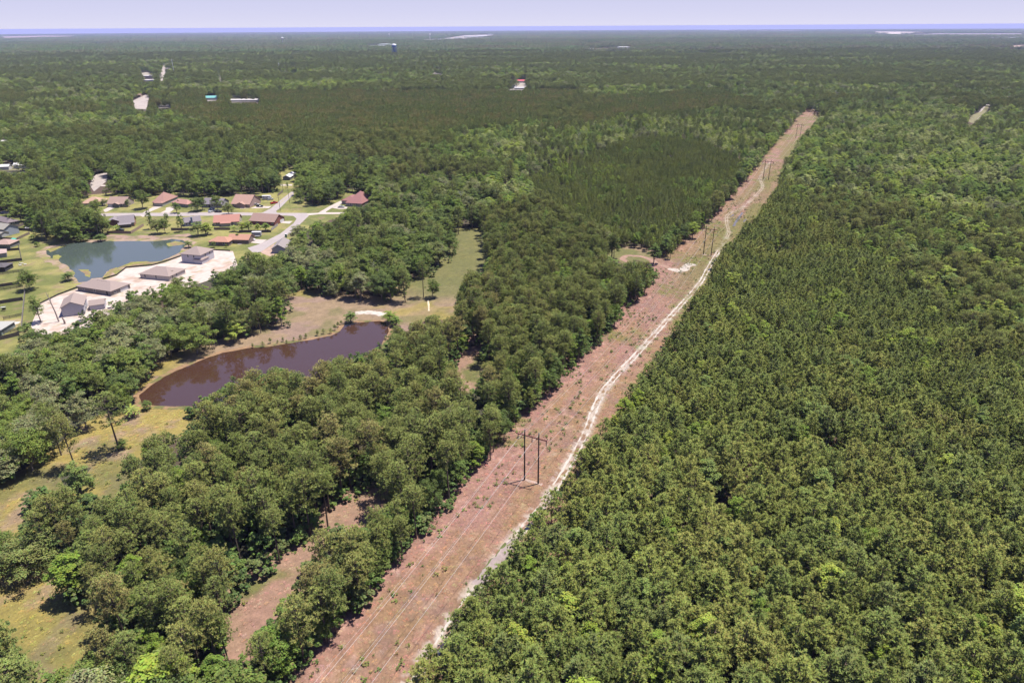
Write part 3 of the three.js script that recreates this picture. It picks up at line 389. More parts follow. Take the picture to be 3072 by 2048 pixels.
// leafy edge of the woods along the clearing
for (let i = 1; i < 24; i++) { const a = corridorSeen.p[i - 1], b = corridorSeen.p[i], l = Math.hypot(b[0] - a[0], b[1] - a[1]); for (let t = 0; t < l; t += 3.2) { if (rnd() < 0.35) continue; const q = rr(2.2, 7), x = lerp(a[0], b[0], t / l) + lineDir[1] * q, z = lerp(a[1], b[1], t / l) - lineDir[0] * q, k = rnd() < 0.75 ? 'gum' : 'oak', H = rr(6, 12.5); if (blocked(x, z, H, 3, 0)) continue; plant(k, x, z, H, k === 'gum' ? rr(0.95, 1.3) : rr(0.6, 0.8), pick([3, 1, 0, 3]), undefined, { stand: 'edge' }); } }
// undergrowth: low leafy saplings and shrubs under and along the woods
const under = [];
const UNDER = { grove: 2.7, tallpines: 3.0, oaks: 5, houses: 6, mixpine: 5.5, swamp: 5, plantation: 7 };
for (const stand in UNDER) {
  const sp = UNDER[stand];
  for (let gz = -40; gz > -620; gz -= sp) {
    const half = 0.79 * (-gz * 0.907 + EYE * 0.42) + 15;
    for (let gx = -half; gx < half; gx += sp) {
      const x = gx + rr(-0.45, 0.45) * sp, z = gz + rr(-0.45, 0.45) * sp; if (standAt(x, z) !== stand || rnd() < 0.25) continue;
      const H = rr(1.8, 6.4) * (0.6 + 0.8 * fbm(x / 18, z / 18 + 3, 2)); if (blocked(x, z, H, H * 0.4)) continue;
      under.push({ x, z, turn: rnd() * 6.28, sx: H / 4 * rr(0.8, 1.3), sy: H / 4, s: rnd() < 0.5 ? 0 : 1, c: pick([[0.10, 0.16, 0.04], [0.085, 0.13, 0.04], [0.13, 0.19, 0.045], [0.12, 0.15, 0.05]]) });
    }
  }
}

// ---------------------------------------------------------------- materials of built things
const grain = tile(128, (i, j) => 0.78 + 0.22 * (0.5 * wrapNoise(i, j, 128, 16) + 0.5 * wrapNoise(i, j, 128, 60)));
const matCache = {};
const paint = (r, g, b, rough = 0.8, metal = 0, map = grain) => matCache[[r, g, b, rough, metal, map ? 1 : 0]] ??= new THREE.MeshStandardMaterial({ color: rgb(r * 0.8, g * 0.8, b * 0.8), roughness: rough, metalness: metal, map });
const M = { white: paint(0.62, 0.61, 0.62), glass: new THREE.MeshPhysicalMaterial({ name: 'window_glass', color: rgb(0.03, 0.035, 0.045), roughness: 0.08, specularIntensity: 1 }), asphalt: paint(0.27, 0.245, 0.25, 0.95), concrete: paint(0.52, 0.47, 0.44, 0.95), wood: paint(0.17, 0.13, 0.10, 0.95), dark: paint(0.035, 0.033, 0.035, 0.9), pole: paint(0.06, 0.045, 0.036, 0.9), rust: paint(0.17, 0.055, 0.045, 0.9), steel: paint(0.55, 0.56, 0.58, 0.4, 0.6), rubber: paint(0.02, 0.02, 0.02, 0.9) };
const Q1 = (x, y) => ground(x / 7.127, 560 + y / 7.127), Q2 = (x, y) => ground(300 + x / 7.127, 560 + y / 7.127), Q3 = (x, y) => ground(600 + x / 7.127, 540 + y / 7.127), Q7 = (x, y) => ground(x / 5.406, 760 + y / 5.406);
const one = (Z) => (x, y) => Z([[x, y]])[0];
const gA = one(ZA), gB = one(ZB), gC = one(ZC), gD = one(ZD), gE = one(ZE), gF = one(ZF), gG = one(ZG), gH = one(ZH), gI = one(ZI), gL = one(ZL), gd = one(Zd);
function solid(faces) {                                      // convex or not: a list of planar polygons, flat shaded, uv in metres
  const pos = [], uv = [];
  for (const f of faces) { const a = f[0], e1 = norm([f[1][0] - a[0], f[1][1] - a[1], f[1][2] - a[2]]), n = norm(cross(e1, [f[2][0] - a[0], f[2][1] - a[1], f[2][2] - a[2]])), e2 = cross(n, e1), pr = (p) => { const d = [p[0] - a[0], p[1] - a[1], p[2] - a[2]]; return [(d[0] * e1[0] + d[1] * e1[1] + d[2] * e1[2]) / 3, (d[0] * e2[0] + d[1] * e2[1] + d[2] * e2[2]) / 3]; }; for (let i = 1; i < f.length - 1; i++) for (const p of [a, f[i], f[i + 1]]) { pos.push(...p); uv.push(...pr(p)); } }
  const g = new THREE.BufferGeometry(); g.setAttribute('position', new THREE.Float32BufferAttribute(pos, 3)); g.setAttribute('uv', new THREE.Float32BufferAttribute(uv, 2)); g.computeVertexNormals(); return g;
}
const bx = (w, h, d, x = 0, y = 0, z = 0) => new THREE.BoxGeometry(w, h, d).translate(x, y + h / 2, z);
// walls with gable ends where the roof has them; ridge runs along x (ridge = 'x') or z
function wallGeo(w, d, e, rise, ridge, gable, x = 0, z = 0) {
  const X = w / 2, Z = d / 2, c = (a, y, b) => [a + x, y, b + z], f = [[c(-X, 0, Z), c(X, 0, Z), c(X, e, Z), c(-X, e, Z)], [c(X, 0, -Z), c(-X, 0, -Z), c(-X, e, -Z), c(X, e, -Z)], [c(X, 0, Z), c(X, 0, -Z), c(X, e, -Z), c(X, e, Z)], [c(-X, 0, -Z), c(-X, 0, Z), c(-X, e, Z), c(-X, e, -Z)]];
  if (gable) f.push(...(ridge === 'x' ? [[c(X, e, Z), c(X, e, -Z), c(X, e + rise, 0)], [c(-X, e, -Z), c(-X, e, Z), c(-X, e + rise, 0)]] : [[c(-X, e, Z), c(X, e, Z), c(0, e + rise, Z)], [c(X, e, -Z), c(-X, e, -Z), c(0, e + rise, -Z)]]));
  return solid(f);
}
function roofGeo(w, d, e, rise, ridge, gable, x = 0, z = 0, o = 0.45) {
  const th = 0.18, sx = ridge === 'x' ? 1 : 0, L = (sx ? w : d) / 2 + o, S = (sx ? d : w) / 2, slope = rise / S, T = S + o, ye = e - slope * o + 0.04, yr = e + rise + 0.04, r = gable ? L : Math.max(0.01, L - T);
  const c = (l, y, s) => sx ? [l + x, y, s + z] : [s + x, y, -l + z], f = [];
  f.push([c(-L, ye, T), c(L, ye, T), c(r, yr, 0), c(-r, yr, 0)], [c(L, ye, -T), c(-L, ye, -T), c(-r, yr, 0), c(r, yr, 0)]);
  const b = ye - th;
  f.push([c(-L, b, T), c(L, b, T), c(L, ye, T), c(-L, ye, T)], [c(L, b, -T), c(-L, b, -T), c(-L, ye, -T), c(L, ye, -T)]);
  if (gable) { for (const s of [1, -1]) { const q = (a) => s > 0 ? a : a.reverse(); f.push(q([c(s * L, b, T), c(s * L, yr - th, 0), c(s * L, yr, 0), c(s * L, ye, T)]), q([c(s * L, yr - th, 0), c(s * L, b, -T), c(s * L, ye, -T), c(s * L, yr, 0)])); } f.push([c(L, b, T), c(-L, b, T), c(-L, yr - th, 0), c(L, yr - th, 0)], [c(-L, b, -T), c(L, b, -T), c(L, yr - th, 0), c(-L, yr - th, 0)]); }
  else { f.push([c(L, ye, T), c(L, ye, -T), c(r, yr, 0)], [c(-L, ye, -T), c(-L, ye, T), c(-r, yr, 0)], [c(L, b, T), c(L, b, -T), c(L, ye, -T), c(L, ye, T)], [c(-L, b, -T), c(-L, b, T), c(-L, ye, T), c(-L, ye, -T)], [c(-L, b, T), c(-L, b, -T), c(L, b, -T), c(L, b, T)]); }
  return solid(f);
}
function windowOn(h, side, at, y, w, d, ww = 1.0, wh = 1.4) {
  const g = new THREE.Group(), f = part('window', mergeGeometries([bx(ww + 0.24, 0.12, 0.1, 0, wh, 0), bx(ww + 0.24, 0.12, 0.1, 0, -0.12, 0), bx(0.12, wh, 0.1, -ww / 2 - 0.06, 0, 0), bx(0.12, wh, 0.1, ww / 2 + 0.06, 0, 0), bx(ww, 0.07, 0.1, 0, wh / 2, 0)]), M.white, h);
  part('pane', bx(ww, wh, 0.05), M.glass, f);
  const o = 0.03; if (side === 'front') { f.position.set(at - w / 2, y, d / 2 + o); } else if (side === 'right') { f.position.set(w / 2 + o, y, d / 2 - at); f.rotation.y = Math.PI / 2; } else { f.position.set(-w / 2 - o, y, d / 2 - at); f.rotation.y = -Math.PI / 2; }
}
// a house whose camera-side wall runs from point A to point B and whose side runs back towards C
function house(o) {
  const [A, B, C] = o.abc, ux = B[0] - A[0], uz = B[1] - A[1], w = o.w ?? Math.hypot(ux, uz), l = Math.hypot(ux, uz), ex = ux / l, ez = uz / l, bxv = ez, bzv = -ex;   // back direction
  const d = o.d ?? Math.max(6, Math.abs((C[0] - B[0]) * bxv + (C[1] - B[1]) * bzv));
  const mx = o.w ? B[0] - ex * w / 2 : (A[0] + B[0]) / 2, mz = o.w ? B[1] - ez * w / 2 : (A[1] + B[1]) / 2, cx = mx + bxv * d / 2, cz = mz + bzv * d / 2;
  const h = thing(o.name ?? 'house', o.label, o.category ?? 'house', cx, 0.02, cz, Math.atan2(-ez, ex), o.group), e = o.eave ?? 2.7, ridge = o.ridge ?? 'x', span = ridge === 'x' ? d : w, rise = (o.pitch ?? 0.42) * span / 2, gable = o.gable ?? true;
  const wm = paint(...o.wall, 0.85), rm = paint(...o.roof, 0.95);
  part('wall', wallGeo(w, d, e, rise, ridge, gable), wm, h); part('roof', roofGeo(w, d, e, rise, ridge, gable), rm, h);
  for (const g of o.wings ?? []) { const gr = (g.pitch ?? 0.42) * ((g.ridge ?? 'z') === 'x' ? g.d : g.w) / 2, X = g.x - w / 2, Z = d / 2 - g.z; part('wing', wallGeo(g.w, g.d, g.e ?? e, gr, g.ridge ?? 'z', g.gable ?? true, X, Z), g.wall ? paint(...g.wall, 0.85) : wm, h); part('wing_roof', roofGeo(g.w, g.d, g.e ?? e, gr, g.ridge ?? 'z', g.gable ?? true, X, Z, 0.35), rm, h); }
  const wy = o.wy ?? 0.9; for (const a of o.front ?? []) windowOn(h, 'front', a * w, wy, w, d); for (const a of o.right ?? []) windowOn(h, 'right', a * d, wy, w, d); for (const a of o.left ?? []) windowOn(h, 'left', a * d, wy, w, d);
  for (const [s, a, y] of o.more ?? []) windowOn(h, s, a * (s === 'front' ? w : d), y, w, d, 0.9, 1.3);
  if (o.garage != null) part('garage_door', bx(4.6, 2.1, 0.08, o.garage * w - w / 2, 0, d / 2 + 0.05), M.white, h);
  if (o.garageSide != null) { const g = part('garage_door', bx(4.6, 2.1, 0.08), M.white, h); g.position.set(w / 2 + 0.05, 0, d / 2 - o.garageSide * d); g.rotation.y = Math.PI / 2; }
  if (o.door != null) part('door', bx(1.0, 2.05, 0.08, o.door * w - w / 2, 0, d / 2 + 0.05), M.dark, h);
  if (o.chimney) { const [fx, fz, ch, cc] = o.chimney; part('chimney', mergeGeometries([bx(1.1, ch, 0.9), bx(1.3, 0.2, 1.1, 0, ch, 0)]), paint(...cc, 0.85), h).position.set(fx * w - w / 2, 0, d / 2 - fz * d); }
  for (const k of o.vents ?? []) part('roof_vent', bx(0.6, 0.25, 0.4, k * w - w / 2, e + rise * 0.86, ridge === 'x' ? -d * 0.055 + 0.9 : 0), M.dark, h);
  return h;
}
const WHITE = [0.50, 0.48, 0.53], TAUPE = [0.30, 0.235, 0.215], RED = [0.33, 0.185, 0.155], ORANGE = [0.42, 0.22, 0.155], GREYR = [0.235, 0.205, 0.225];
house({ abc: [gD(1505, 845), gD(1665, 858), gD(1742, 805)], label: 'new white two-storey house with taupe hip roof at the end of the sand lots', wall: WHITE, roof: TAUPE, eave: 5.3, gable: false, pitch: 0.5, more: [['front', 0.35, 3.4], ['front', 0.65, 3.4], ['right', 0.35, 3.4], ['right', 0.7, 3.4]], front: [], wings: [{ x: 10.5, z: 2.5, w: 5, d: 6, e: 2.7, gable: false, ridge: 'x' }] });
house({ abc: [gD(1160, 975), gD(1400, 998), gD(1515, 935)], label: 'new cream single-storey house with taupe hip roof among the sand lots', wall: [0.52, 0.47, 0.44], roof: TAUPE, gable: false, pitch: 0.42, front: [0.17, 0.55], right: [0.2, 0.45], wings: [{ x: 13.2, z: 5, w: 5, d: 6, e: 2.6, ridge: 'x' }] });
house({ abc: [gD(642, 1078), gD(920, 1122), gD(1043, 1055)], label: 'new grey single-storey house with roof vents and a white garage door', wall: [0.24, 0.22, 0.21], roof: TAUPE, gable: false, pitch: 0.42, front: [0.18, 0.52], right: [0.2], garageSide: 0.68, door: 0.88, vents: [0.40, 0.46, 0.52, 0.58, 0.64] });
house({ abc: [gD(520, 1297), gD(700, 1272), gD(770, 1190)], label: 'new white gabled house beside the leafless trunk on the sand lot', wall: WHITE, roof: TAUPE, eave: 4.6, ridge: 'z', pitch: 0.5, right: [], more: [['right', 0.3, 3.0], ['right', 0.5, 3.0], ['right', 0.4, 0.8]], wings: [{ x: 13.4, z: 7, w: 6, d: 6.5, e: 2.6, ridge: 'x' }] });
house({ abc: [Q2(400, 868), Q2(735, 838), Q2(915, 748)], label: 'brown brick house with grey roof and screened porch above the lake bank', wall: [0.30, 0.145, 0.08], roof: GREYR, eave: 2.7, pitch: 0.75, front: [0.8, 0.92], right: [0.5], door: 0.3, wings: [{ x: -2.6, z: 4.5, w: 6, d: 8, e: 4.3, ridge: 'z', wall: [0.17, 0.085, 0.07] }, { x: 4, z: -1.2, w: 7, d: 3.2, e: 2.3, ridge: 'x', pitch: 0.3, wall: [0.10, 0.09, 0.085] }] });
house({ abc: [Q2(1815, 850), Q2(2165, 806), Q2(2350, 735)], label: 'pale blue house with grey gable roof and blue chimney behind its fence', wall: [0.33, 0.38, 0.47], roof: GREYR, eave: 2.8, pitch: 0.8, front: [0.1, 0.3, 0.75], more: [['right', 0.5, 4.0]], right: [0.4], chimney: [0.45, -0.03, 5.4, [0.20, 0.26, 0.36]] });
house({ abc: [Q2(165, 435), Q2(545, 435), Q2(720, 330)], label: 'house with brown gable roof, white garage and small columned porch on the street', wall: [0.36, 0.30, 0.27], roof: [0.33, 0.225, 0.19], pitch: 0.6, d: 12, garage: 0.2, wings: [{ x: 7.0, z: 0.4, w: 4.6, d: 5, e: 2.6, ridge: 'z', wall: [0.15, 0.15, 0.15] }], front: [0.8, 0.92], door: 0.6 });
house({ abc: [Q1(1740, 432), Q1(2180, 412), Q1(2320, 330)], label: 'house with tan hip roof and pale garage at the wooded end of the row', wall: [0.40, 0.36, 0.33], roof: [0.42, 0.27, 0.205], gable: false, pitch: 0.5, garage: 0.55, front: [0.12] });
house({ abc: [Q2(1130, 400), Q2(1365, 404), Q2(1570, 275)], label: 'house with red hip roof and wide white garage door facing the street', wall: [0.33, 0.33, 0.30], roof: RED, gable: false, pitch: 0.55, ridge: 'x', garage: 0.55, right: [0.6], wings: [{ x: 5.6, z: -0.6, w: 6.4, d: 4, e: 2.6, gable: false, ridge: 'x' }] });
house({ abc: [Q2(1545, 402), Q2(1870, 448), Q2(1962, 392)], label: 'house with pinkish red hip roof and a small dormer', wall: [0.27, 0.27, 0.25], roof: [0.40, 0.215, 0.185], gable: false, pitch: 0.6, front: [0.82, 0.35], right: [0.5], wings: [{ x: 5, z: 3, w: 2.2, d: 2.4, e: 3.6, ridge: 'z', pitch: 0.8 }] });
house({ abc: [Q3(60, 585), Q3(470, 592), Q3(600, 470)], label: 'house with dark grey gable roof half hidden by yard trees', wall: [0.33, 0.32, 0.32], roof: [0.19, 0.165, 0.19], pitch: 0.55, d: 11, front: [0.2, 0.5, 0.75], door: 0.35 });
house({ abc: [Q3(680, 578), Q3(1062, 592), Q3(1245, 478)], label: 'brick house with pinkish brown gable roof and chimney at the street corner', wall: [0.36, 0.25, 0.23], roof: [0.38, 0.235, 0.19], pitch: 0.6, wings: [{ x: 7.6, z: 1.0, w: 6.4, d: 5, e: 2.7, ridge: 'z' }], front: [0.1, 0.62, 0.85], door: 0.48, chimney: [0.32, 0.42, 5.6, [0.36, 0.22, 0.18]], right: [] });
house({ abc: [Q3(300, 990), Q3(835, 962), Q3(1000, 838)], label: 'cream house with faded orange gable roof and a lean-to porch roof', wall: [0.44, 0.39, 0.30], roof: [0.40, 0.195, 0.155], pitch: 0.55, d: 12, front: [0.12, 0.19, 0.75], wings: [{ x: 7.6, z: 0.2, w: 6, d: 4.4, e: 2.3, ridge: 'x', pitch: 0.3, gable: true }], right: [0.5] });
house({ abc: [Q3(1065, 945), Q3(1592, 978), Q3(1715, 862)], label: 'red brick house with brown gable roof and a pale repaired roof strip', wall: [0.22, 0.075, 0.06], roof: [0.30, 0.195, 0.165], pitch: 0.55, d: 12.5, front: [0.72, 0.92, 0.3], garageSide: 0.75, wings: [{ x: 14.2, z: 9, w: 6, d: 7, e: 2.7, gable: false, ridge: 'z' }] });
house({ abc: [Q3(200, 1400), Q3(612, 1410), Q3(760, 1330)], label: 'brick house with orange hip roof and white car in its driveway', wall: [0.19, 0.14, 0.125], roof: ORANGE, gable: false, pitch: 0.5, front: [0.4, 0.75, 0.15], right: [0.5], wings: [{ x: 15.5, z: 9.5, w: 13, d: 8.5, e: 2.6, gable: true, ridge: 'x', pitch: 0.5 }] });
house({ abc: [Q3(1545, 1568), Q3(1830, 1560), Q3(1985, 1410)], label: 'new grey house with grey gable roof half behind the mossy oak', wall: [0.36, 0.35, 0.40], roof: [0.27, 0.235, 0.235], ridge: 'z', pitch: 0.6, d: 15, eave: 2.9 });
house({ abc: [gE(1315, 380), gE(1445, 388), gE(1555, 325)], label: 'large house with sprawling dark red hip roof at the edge of the woods', wall: [0.33, 0.28, 0.26], roof: [0.27, 0.125, 0.12], gable: false, pitch: 0.5, wings: [{ x: -1, z: 12, w: 10, d: 14, e: 2.9, gable: false, ridge: 'z', pitch: 0.5 }], front: [0.3, 0.7], right: [0.3, 0.7] });
house({ abc: [gE(795, 166), gE(852, 166), gE(885, 140)], label: 'pale metal-roofed house at the far end of the cross street', wall: [0.22, 0.21, 0.22], roof: [0.56, 0.54, 0.57], ridge: 'z', pitch: 0.5, d: 16 });
house({ abc: [Q1(45, 285), Q1(172, 328), Q1(515, 195)], label: 'house with dark purple grey gable roof behind the big yard oaks', wall: [0.36, 0.37, 0.38], roof: [0.20, 0.155, 0.17], ridge: 'z', pitch: 0.55 });
house({ abc: [Q1(-160, 770), Q1(176, 852), Q1(345, 785)], label: 'grey house with dark hip roof above the fenced yards', wall: [0.24, 0.24, 0.25], roof: [0.185, 0.15, 0.165], gable: false, pitch: 0.5, right: [0.3, 0.7] });
house({ abc: [Q1(-220, 1010), Q1(110, 1062), Q1(165, 905)], label: 'pale blue house with white back porch by the curving fence', wall: [0.34, 0.38, 0.46], roof: [0.30, 0.28, 0.25], pitch: 0.5, d: 9, eave: 4.6, more: [['front', 0.85, 3.0], ['front', 0.7, 3.0], ['front', 0.95, 3.0]], wings: [{ x: 12.5, z: 0, w: 5, d: 4.5, e: 2.5, ridge: 'x', wall: [0.5, 0.5, 0.5] }] });
house({ abc: [Q1(-160, 1320), Q1(212, 1318), Q1(228, 1235)], label: 'low house with tan hip roof beside the teal canopy', wall: [0.20, 0.20, 0.20], roof: [0.36, 0.25, 0.22], gable: false, pitch: 0.4, d: 9, front: [0.85] });
house({ abc: [Q1(-160, 1545), Q1(145, 1500), Q1(160, 1400)], label: 'small house with pale pinkish roof among the fenced yards', wall: [0.36, 0.34, 0.34], roof: [0.40, 0.30, 0.28], gable: false, pitch: 0.4, d: 8 });
house({ abc: [Q7(-170, 300), Q7(82, 296), Q7(100, 235)], label: 'dark screened house end showing beside the yard fence', wall: [0.05, 0.05, 0.055], roof: [0.10, 0.09, 0.10], gable: false, pitch: 0.35, d: 7 });
house({ abc: [Q7(-200, 1330), Q7(26, 1328), Q7(58, 1215)], label: 'grey green house corner beside the bare earth yard', wall: [0.22, 0.26, 0.25], roof: [0.36, 0.36, 0.35], gable: false, pitch: 0.35, d: 9 });
house({ abc: [Q1(1130, 600), Q1(1330, 560), Q1(1360, 500)], label: 'small grey roof showing between trees above the lake', wall: [0.30, 0.3, 0.3], roof: [0.27, 0.225, 0.25], gable: false, pitch: 0.4, d: 8 });
house({ abc: [Q2(1010, 120), Q2(1200, 135), Q2(1290, 80)], label: 'grey roofed house deep among the dark trees', wall: [0.3, 0.3, 0.3], roof: [0.27, 0.235, 0.27], pitch: 0.45, d: 8, w: 11 });

// ---------------------------------------------------------------- streets, drives, sand lots
const flat = (c, s = 0.1) => (x, z) => { const k = 1 - s / 2 + s * hash2(Math.round(x * 3), Math.round(z * 3)) + 0.12 * (fbm(x / 5, z / 5, 3) - 0.5); return [c[0] * k, c[1] * k, c[2] * k]; };
sheet('street', new Poly([...ZE([[500, 725], [600, 694], [770, 608], [880, 522], [906, 485], [880, 462], [780, 457], [450, 458], [0, 460]]), ...ZD([[1560, 462], [920, 462], [500, 480], [500, 458], [920, 438], [1560, 434]]), ...ZE([[0, 432], [300, 432], [620, 436], [690, 400], [780, 325], [862, 262], [885, 262], [880, 285], [770, 396], [735, 422], [745, 436], [985, 437], [1016, 446], [1005, 462], [870, 592], [700, 700], [600, 765], [540, 760]])]), 1.0, 0.05, flat([0.42, 0.365, 0.36]), matSand, 'pale grey asphalt streets meeting at the corner lawn');
ribbon('road_line', ZE([[745, 372], [800, 330], [868, 275]]), 0.35, 0.062, () => [0.5, 0.38, 0.1], matSand, 'faded yellow centre line on the cross street', 0.1);
for (const [pts, l] of [
  [ZE([[985, 440], [1085, 436], [1180, 380], [1260, 340], [1310, 330], [1312, 345], [1255, 375], [1190, 400], [1140, 432], [1300, 432], [1300, 446], [1090, 448], [1010, 456]]), 'concrete drive to the house with the dark red roof'], [ZE([[1190, 395], [1260, 375], [1330, 390], [1320, 402], [1260, 405]]), 'paved parking spur beside the woods house'], [Zd([[0, 0], [0, 0], [0, 0]]), ''],
  [[Q3(985, 1330), Q3(1180, 1265), Q3(1430, 1278), Q3(1290, 1365), Q3(1000, 1330), Q3(870, 1375), Q3(760, 1375), Q3(880, 1350)], 'driveway of the orange roofed house'], [[Q3(1670, 880), Q3(1975, 878), Q3(1910, 935), Q3(1680, 915)], 'driveway of the red brick house'], [[Q3(1080, 605), Q3(1240, 540), Q3(1410, 560), Q3(1380, 600), Q3(850, 612), Q3(850, 598)], 'driveway and walk of the corner brick house'], [[Q3(1410, 560), Q3(1530, 558), Q3(1460, 605), Q3(1385, 600)], 'dark apron of the corner driveway'],
  [[Q2(165, 440), Q2(330, 440), Q2(150, 530), Q2(100, 545), Q2(60, 500)], 'driveway of the brown roofed house'], [[Q2(1170, 408), Q2(1365, 408), Q2(1010, 560), Q2(900, 560)], 'driveway of the red hip-roofed house'], [[Q2(1560, 420), Q2(1600, 470), Q2(1470, 560), Q2(1280, 560), Q2(1400, 500), Q2(1400, 450)], 'broad driveway of the dormer house'], [[Q2(830, 600), Q2(990, 605), Q2(910, 650)], 'driveway of the brown brick house'], [[Q3(215, 600), Q3(260, 590), Q3(300, 690), Q3(165, 690)], 'driveway of the dark grey house'],
  [[Q2(2330, 470), Q2(2420, 470), Q2(2400, 540), Q2(2290, 535)], 'short driveway by the dark oak'], [[Q1(700, 880), Q1(780, 830), Q1(960, 850), Q1(860, 910), Q1(720, 915)], 'pale patio slab beside the trampoline'], [[Q1(0, 530), Q1(90, 510), Q1(190, 530), Q1(180, 565), Q1(0, 580)], 'pale street end by the grey house'], [[Q1(1590, 620), Q1(1790, 600), Q1(1780, 640), Q1(1600, 645)], 'pale street glimpsed between trees'],
  [ZD([[750, 170], [790, 120], [870, 108], [875, 140], [800, 165], [755, 185]]), 'pale road bend among the trees'], [ZD([[760, 205], [1250, 205], [1250, 218], [760, 216]]), 'back street behind the row of houses'], [ZE([[770, 200], [870, 200], [870, 212], [770, 212]]), 'cross road by the pale metal roof'],
]) if (l) sheet('driveway', new Poly(pts), 0.9, 0.066, flat([0.56, 0.48, 0.44]), matSand, l);
const lotPoly = new Poly([...ZD([[325, 1190], [480, 1115], [640, 1060], [760, 1000], [870, 985], [960, 955], [1040, 892], [1250, 872], [1350, 850], [1495, 795], [1540, 745]]), ...ZE([[190, 742], [380, 752], [420, 880]]), ...ZD([[1700, 1000], [1400, 1100], [1100, 1250], [800, 1330], [650, 1450], [300, 1440], [250, 1370]])]);
sheet('sand_lot', lotPoly, 0.8, 0.046, (x, z) => { const n = fbm(x / 6, z / 6, 4); return dab(mixc(mixc([0.60, 0.50, 0.45], [0.47, 0.35, 0.28], smooth(0.5, 0.72, n)), [0.30, 0.29, 0.13], smooth(0.68, 0.8, fbm(x / 4 + 20, z / 4, 3)) * 0.5), x, z, 0.12); }, matSand, 'cleared lots of white sand round the new houses');
sheet('bare_lot', new Poly([...ZE([[600, 762], [700, 705], [720, 690], [740, 760], [700, 800]])]), 0.8, 0.05, (x, z) => dab([0.47, 0.33, 0.26], x, z), matSand, 'bare pinkish earth beside the half hidden grey house');
sheet('bare_yard', new Poly([Q7(60, 1090), Q7(350, 1050), Q7(345, 1200), Q7(60, 1250)]), 0.8, 0.03, (x, z) => dab(mixc([0.42, 0.33, 0.17], C_LAWN, smooth(0.5, 0.7, fbm(x / 5, z / 5, 3))), x, z), matGrass, 'bare earth yard inside the fences');
sheet('sand_patch', new Poly([Q7(150, 1150), Q7(230, 1110), Q7(330, 1105), Q7(290, 1140), Q7(200, 1160)]), 0.6, 0.05, flat([0.66, 0.6, 0.55]), matSand, 'white sand patch in the bare yard');
sheet('lake_shore', new Poly([Q2(130, 1020), Q2(400, 1030), Q2(700, 1060), Q2(850, 1035), Q2(1300, 1060), Q2(1900, 1000), Q2(1980, 1060), Q2(1400, 1110), Q2(900, 1160), Q2(600, 1160), Q2(140, 1130)]), 0.8, 0.032, (x, z) => dab(mixc([0.40, 0.27, 0.21], C_OLIVE, smooth(0.5, 0.65, fbm(x / 5, z / 5, 3)) * 0.7), x, z), matGrass, 'pinkish dried reeds along the far shore of the lake');

// ---------------------------------------------------------------- fences
function fence(pts, h, mat, label, rails = false, name = 'fence') {
  const A = pts[0], o = thing(name, label, 'fence', A[0], 0.02, A[1]), posts = [], boards = [];
  for (let i = 1; i < pts.length; i++) { const p = pts[i - 1], q = pts[i], l = Math.hypot(q[0] - p[0], q[1] - p[1]), a = Math.atan2(-(q[1] - p[1]), q[0] - p[0]), n = Math.max(1, Math.round(l / 2.4)), M4 = new THREE.Matrix4().makeRotationY(a).setPosition(p[0] - A[0], 0, p[1] - A[1]);
    for (let k = 0; k <= n; k++) posts.push(bx(0.12, h + 0.1, 0.12, l * k / n, 0, 0).applyMatrix4(M4));
    if (rails) for (const y of [0.25, 0.55, 0.85]) boards.push([bx(l, 0.16 * h, 0.05, l / 2, y * h, 0.08).applyMatrix4(M4)]); else { const m = Math.max(1, Math.round(l / 2.4)); for (let k = 0; k < m; k++) boards.push([bx(l / m - 0.02, h - 0.1 + 0.05 * rnd(), 0.05, l * (k + 0.5) / m, 0.05, 0.08).applyMatrix4(M4)]); } }
  for (const p of posts) part('post', p, mat, o); for (const b of boards) part(rails ? 'rail' : 'panel', b[0], mat, o); return o;
}
const fw = paint(0.20, 0.16, 0.135, 0.95), fd = paint(0.10, 0.085, 0.08, 0.95), fg = paint(0.32, 0.29, 0.28, 0.95), ft = paint(0.30, 0.215, 0.17, 0.95);
fence([Q2(150, 1000), Q2(655, 1005), Q2(930, 840)], 1.8, ft, 'tan board fence round the brown brick house yard');
fence([Q2(1520, 935), Q2(1980, 938)], 1.8, fw, 'weathered board fence behind the pale blue house');
fence([Q3(295, 1065), Q3(640, 1068)], 1.7, fw, 'dark board fence behind the cream house');
fence([Q3(1525, 1085), Q3(1660, 975)], 1.8, fg, 'grey board fence beside the red brick house');
fence([Q3(840, 1125), Q3(1515, 1120)], 1.7, fd, 'dark fence behind the yard bushes');
fence([Q3(1150, 385), Q3(1355, 388)], 1.7, fd, 'dark fence behind the white camper');
fence([Q3(1660, 345), Q3(1770, 255)], 1.8, fw, 'board fence along the cross street');
fence([Q1(180, 915), Q1(400, 860), Q1(625, 775)], 1.8, fw, 'brown board fence behind the grey hip-roofed house');
fence([Q1(250, 920), Q1(560, 945), Q1(950, 950)], 1.8, fd, 'dark board fence in front of the trampoline');
fence([Q1(370, 1130), Q1(630, 1010)], 1.5, fw, 'low board fence climbing to the lakeside trees');
fence([Q1(0, 1130), Q1(370, 1155)], 1.7, fd, 'dark fence beside the teal canopy');
fence([Q1(130, 1378), Q1(400, 1355)], 1.5, fd, 'dark fence below the tan hip-roofed house');
fence([Q1(390, 1240), Q1(460, 1568)], 0.9, fg, 'thin wire fence along the lake lawn', true);
fence([Q7(-40, 165), Q7(355, 118)], 1.7, fd, 'dark board fence above the garden chairs');
fence([Q7(-40, 360), Q7(380, 300)], 1.6, fd, 'dark rail fence with a tree shadow behind it', true);
fence([Q7(-40, 552), Q7(310, 500)], 1.7, fd, 'dark board fence behind the round lawn tree');
fence([Q7(-40, 612), Q7(370, 552)], 1.5, fd, 'dark rail fence in front of the round lawn tree', true);
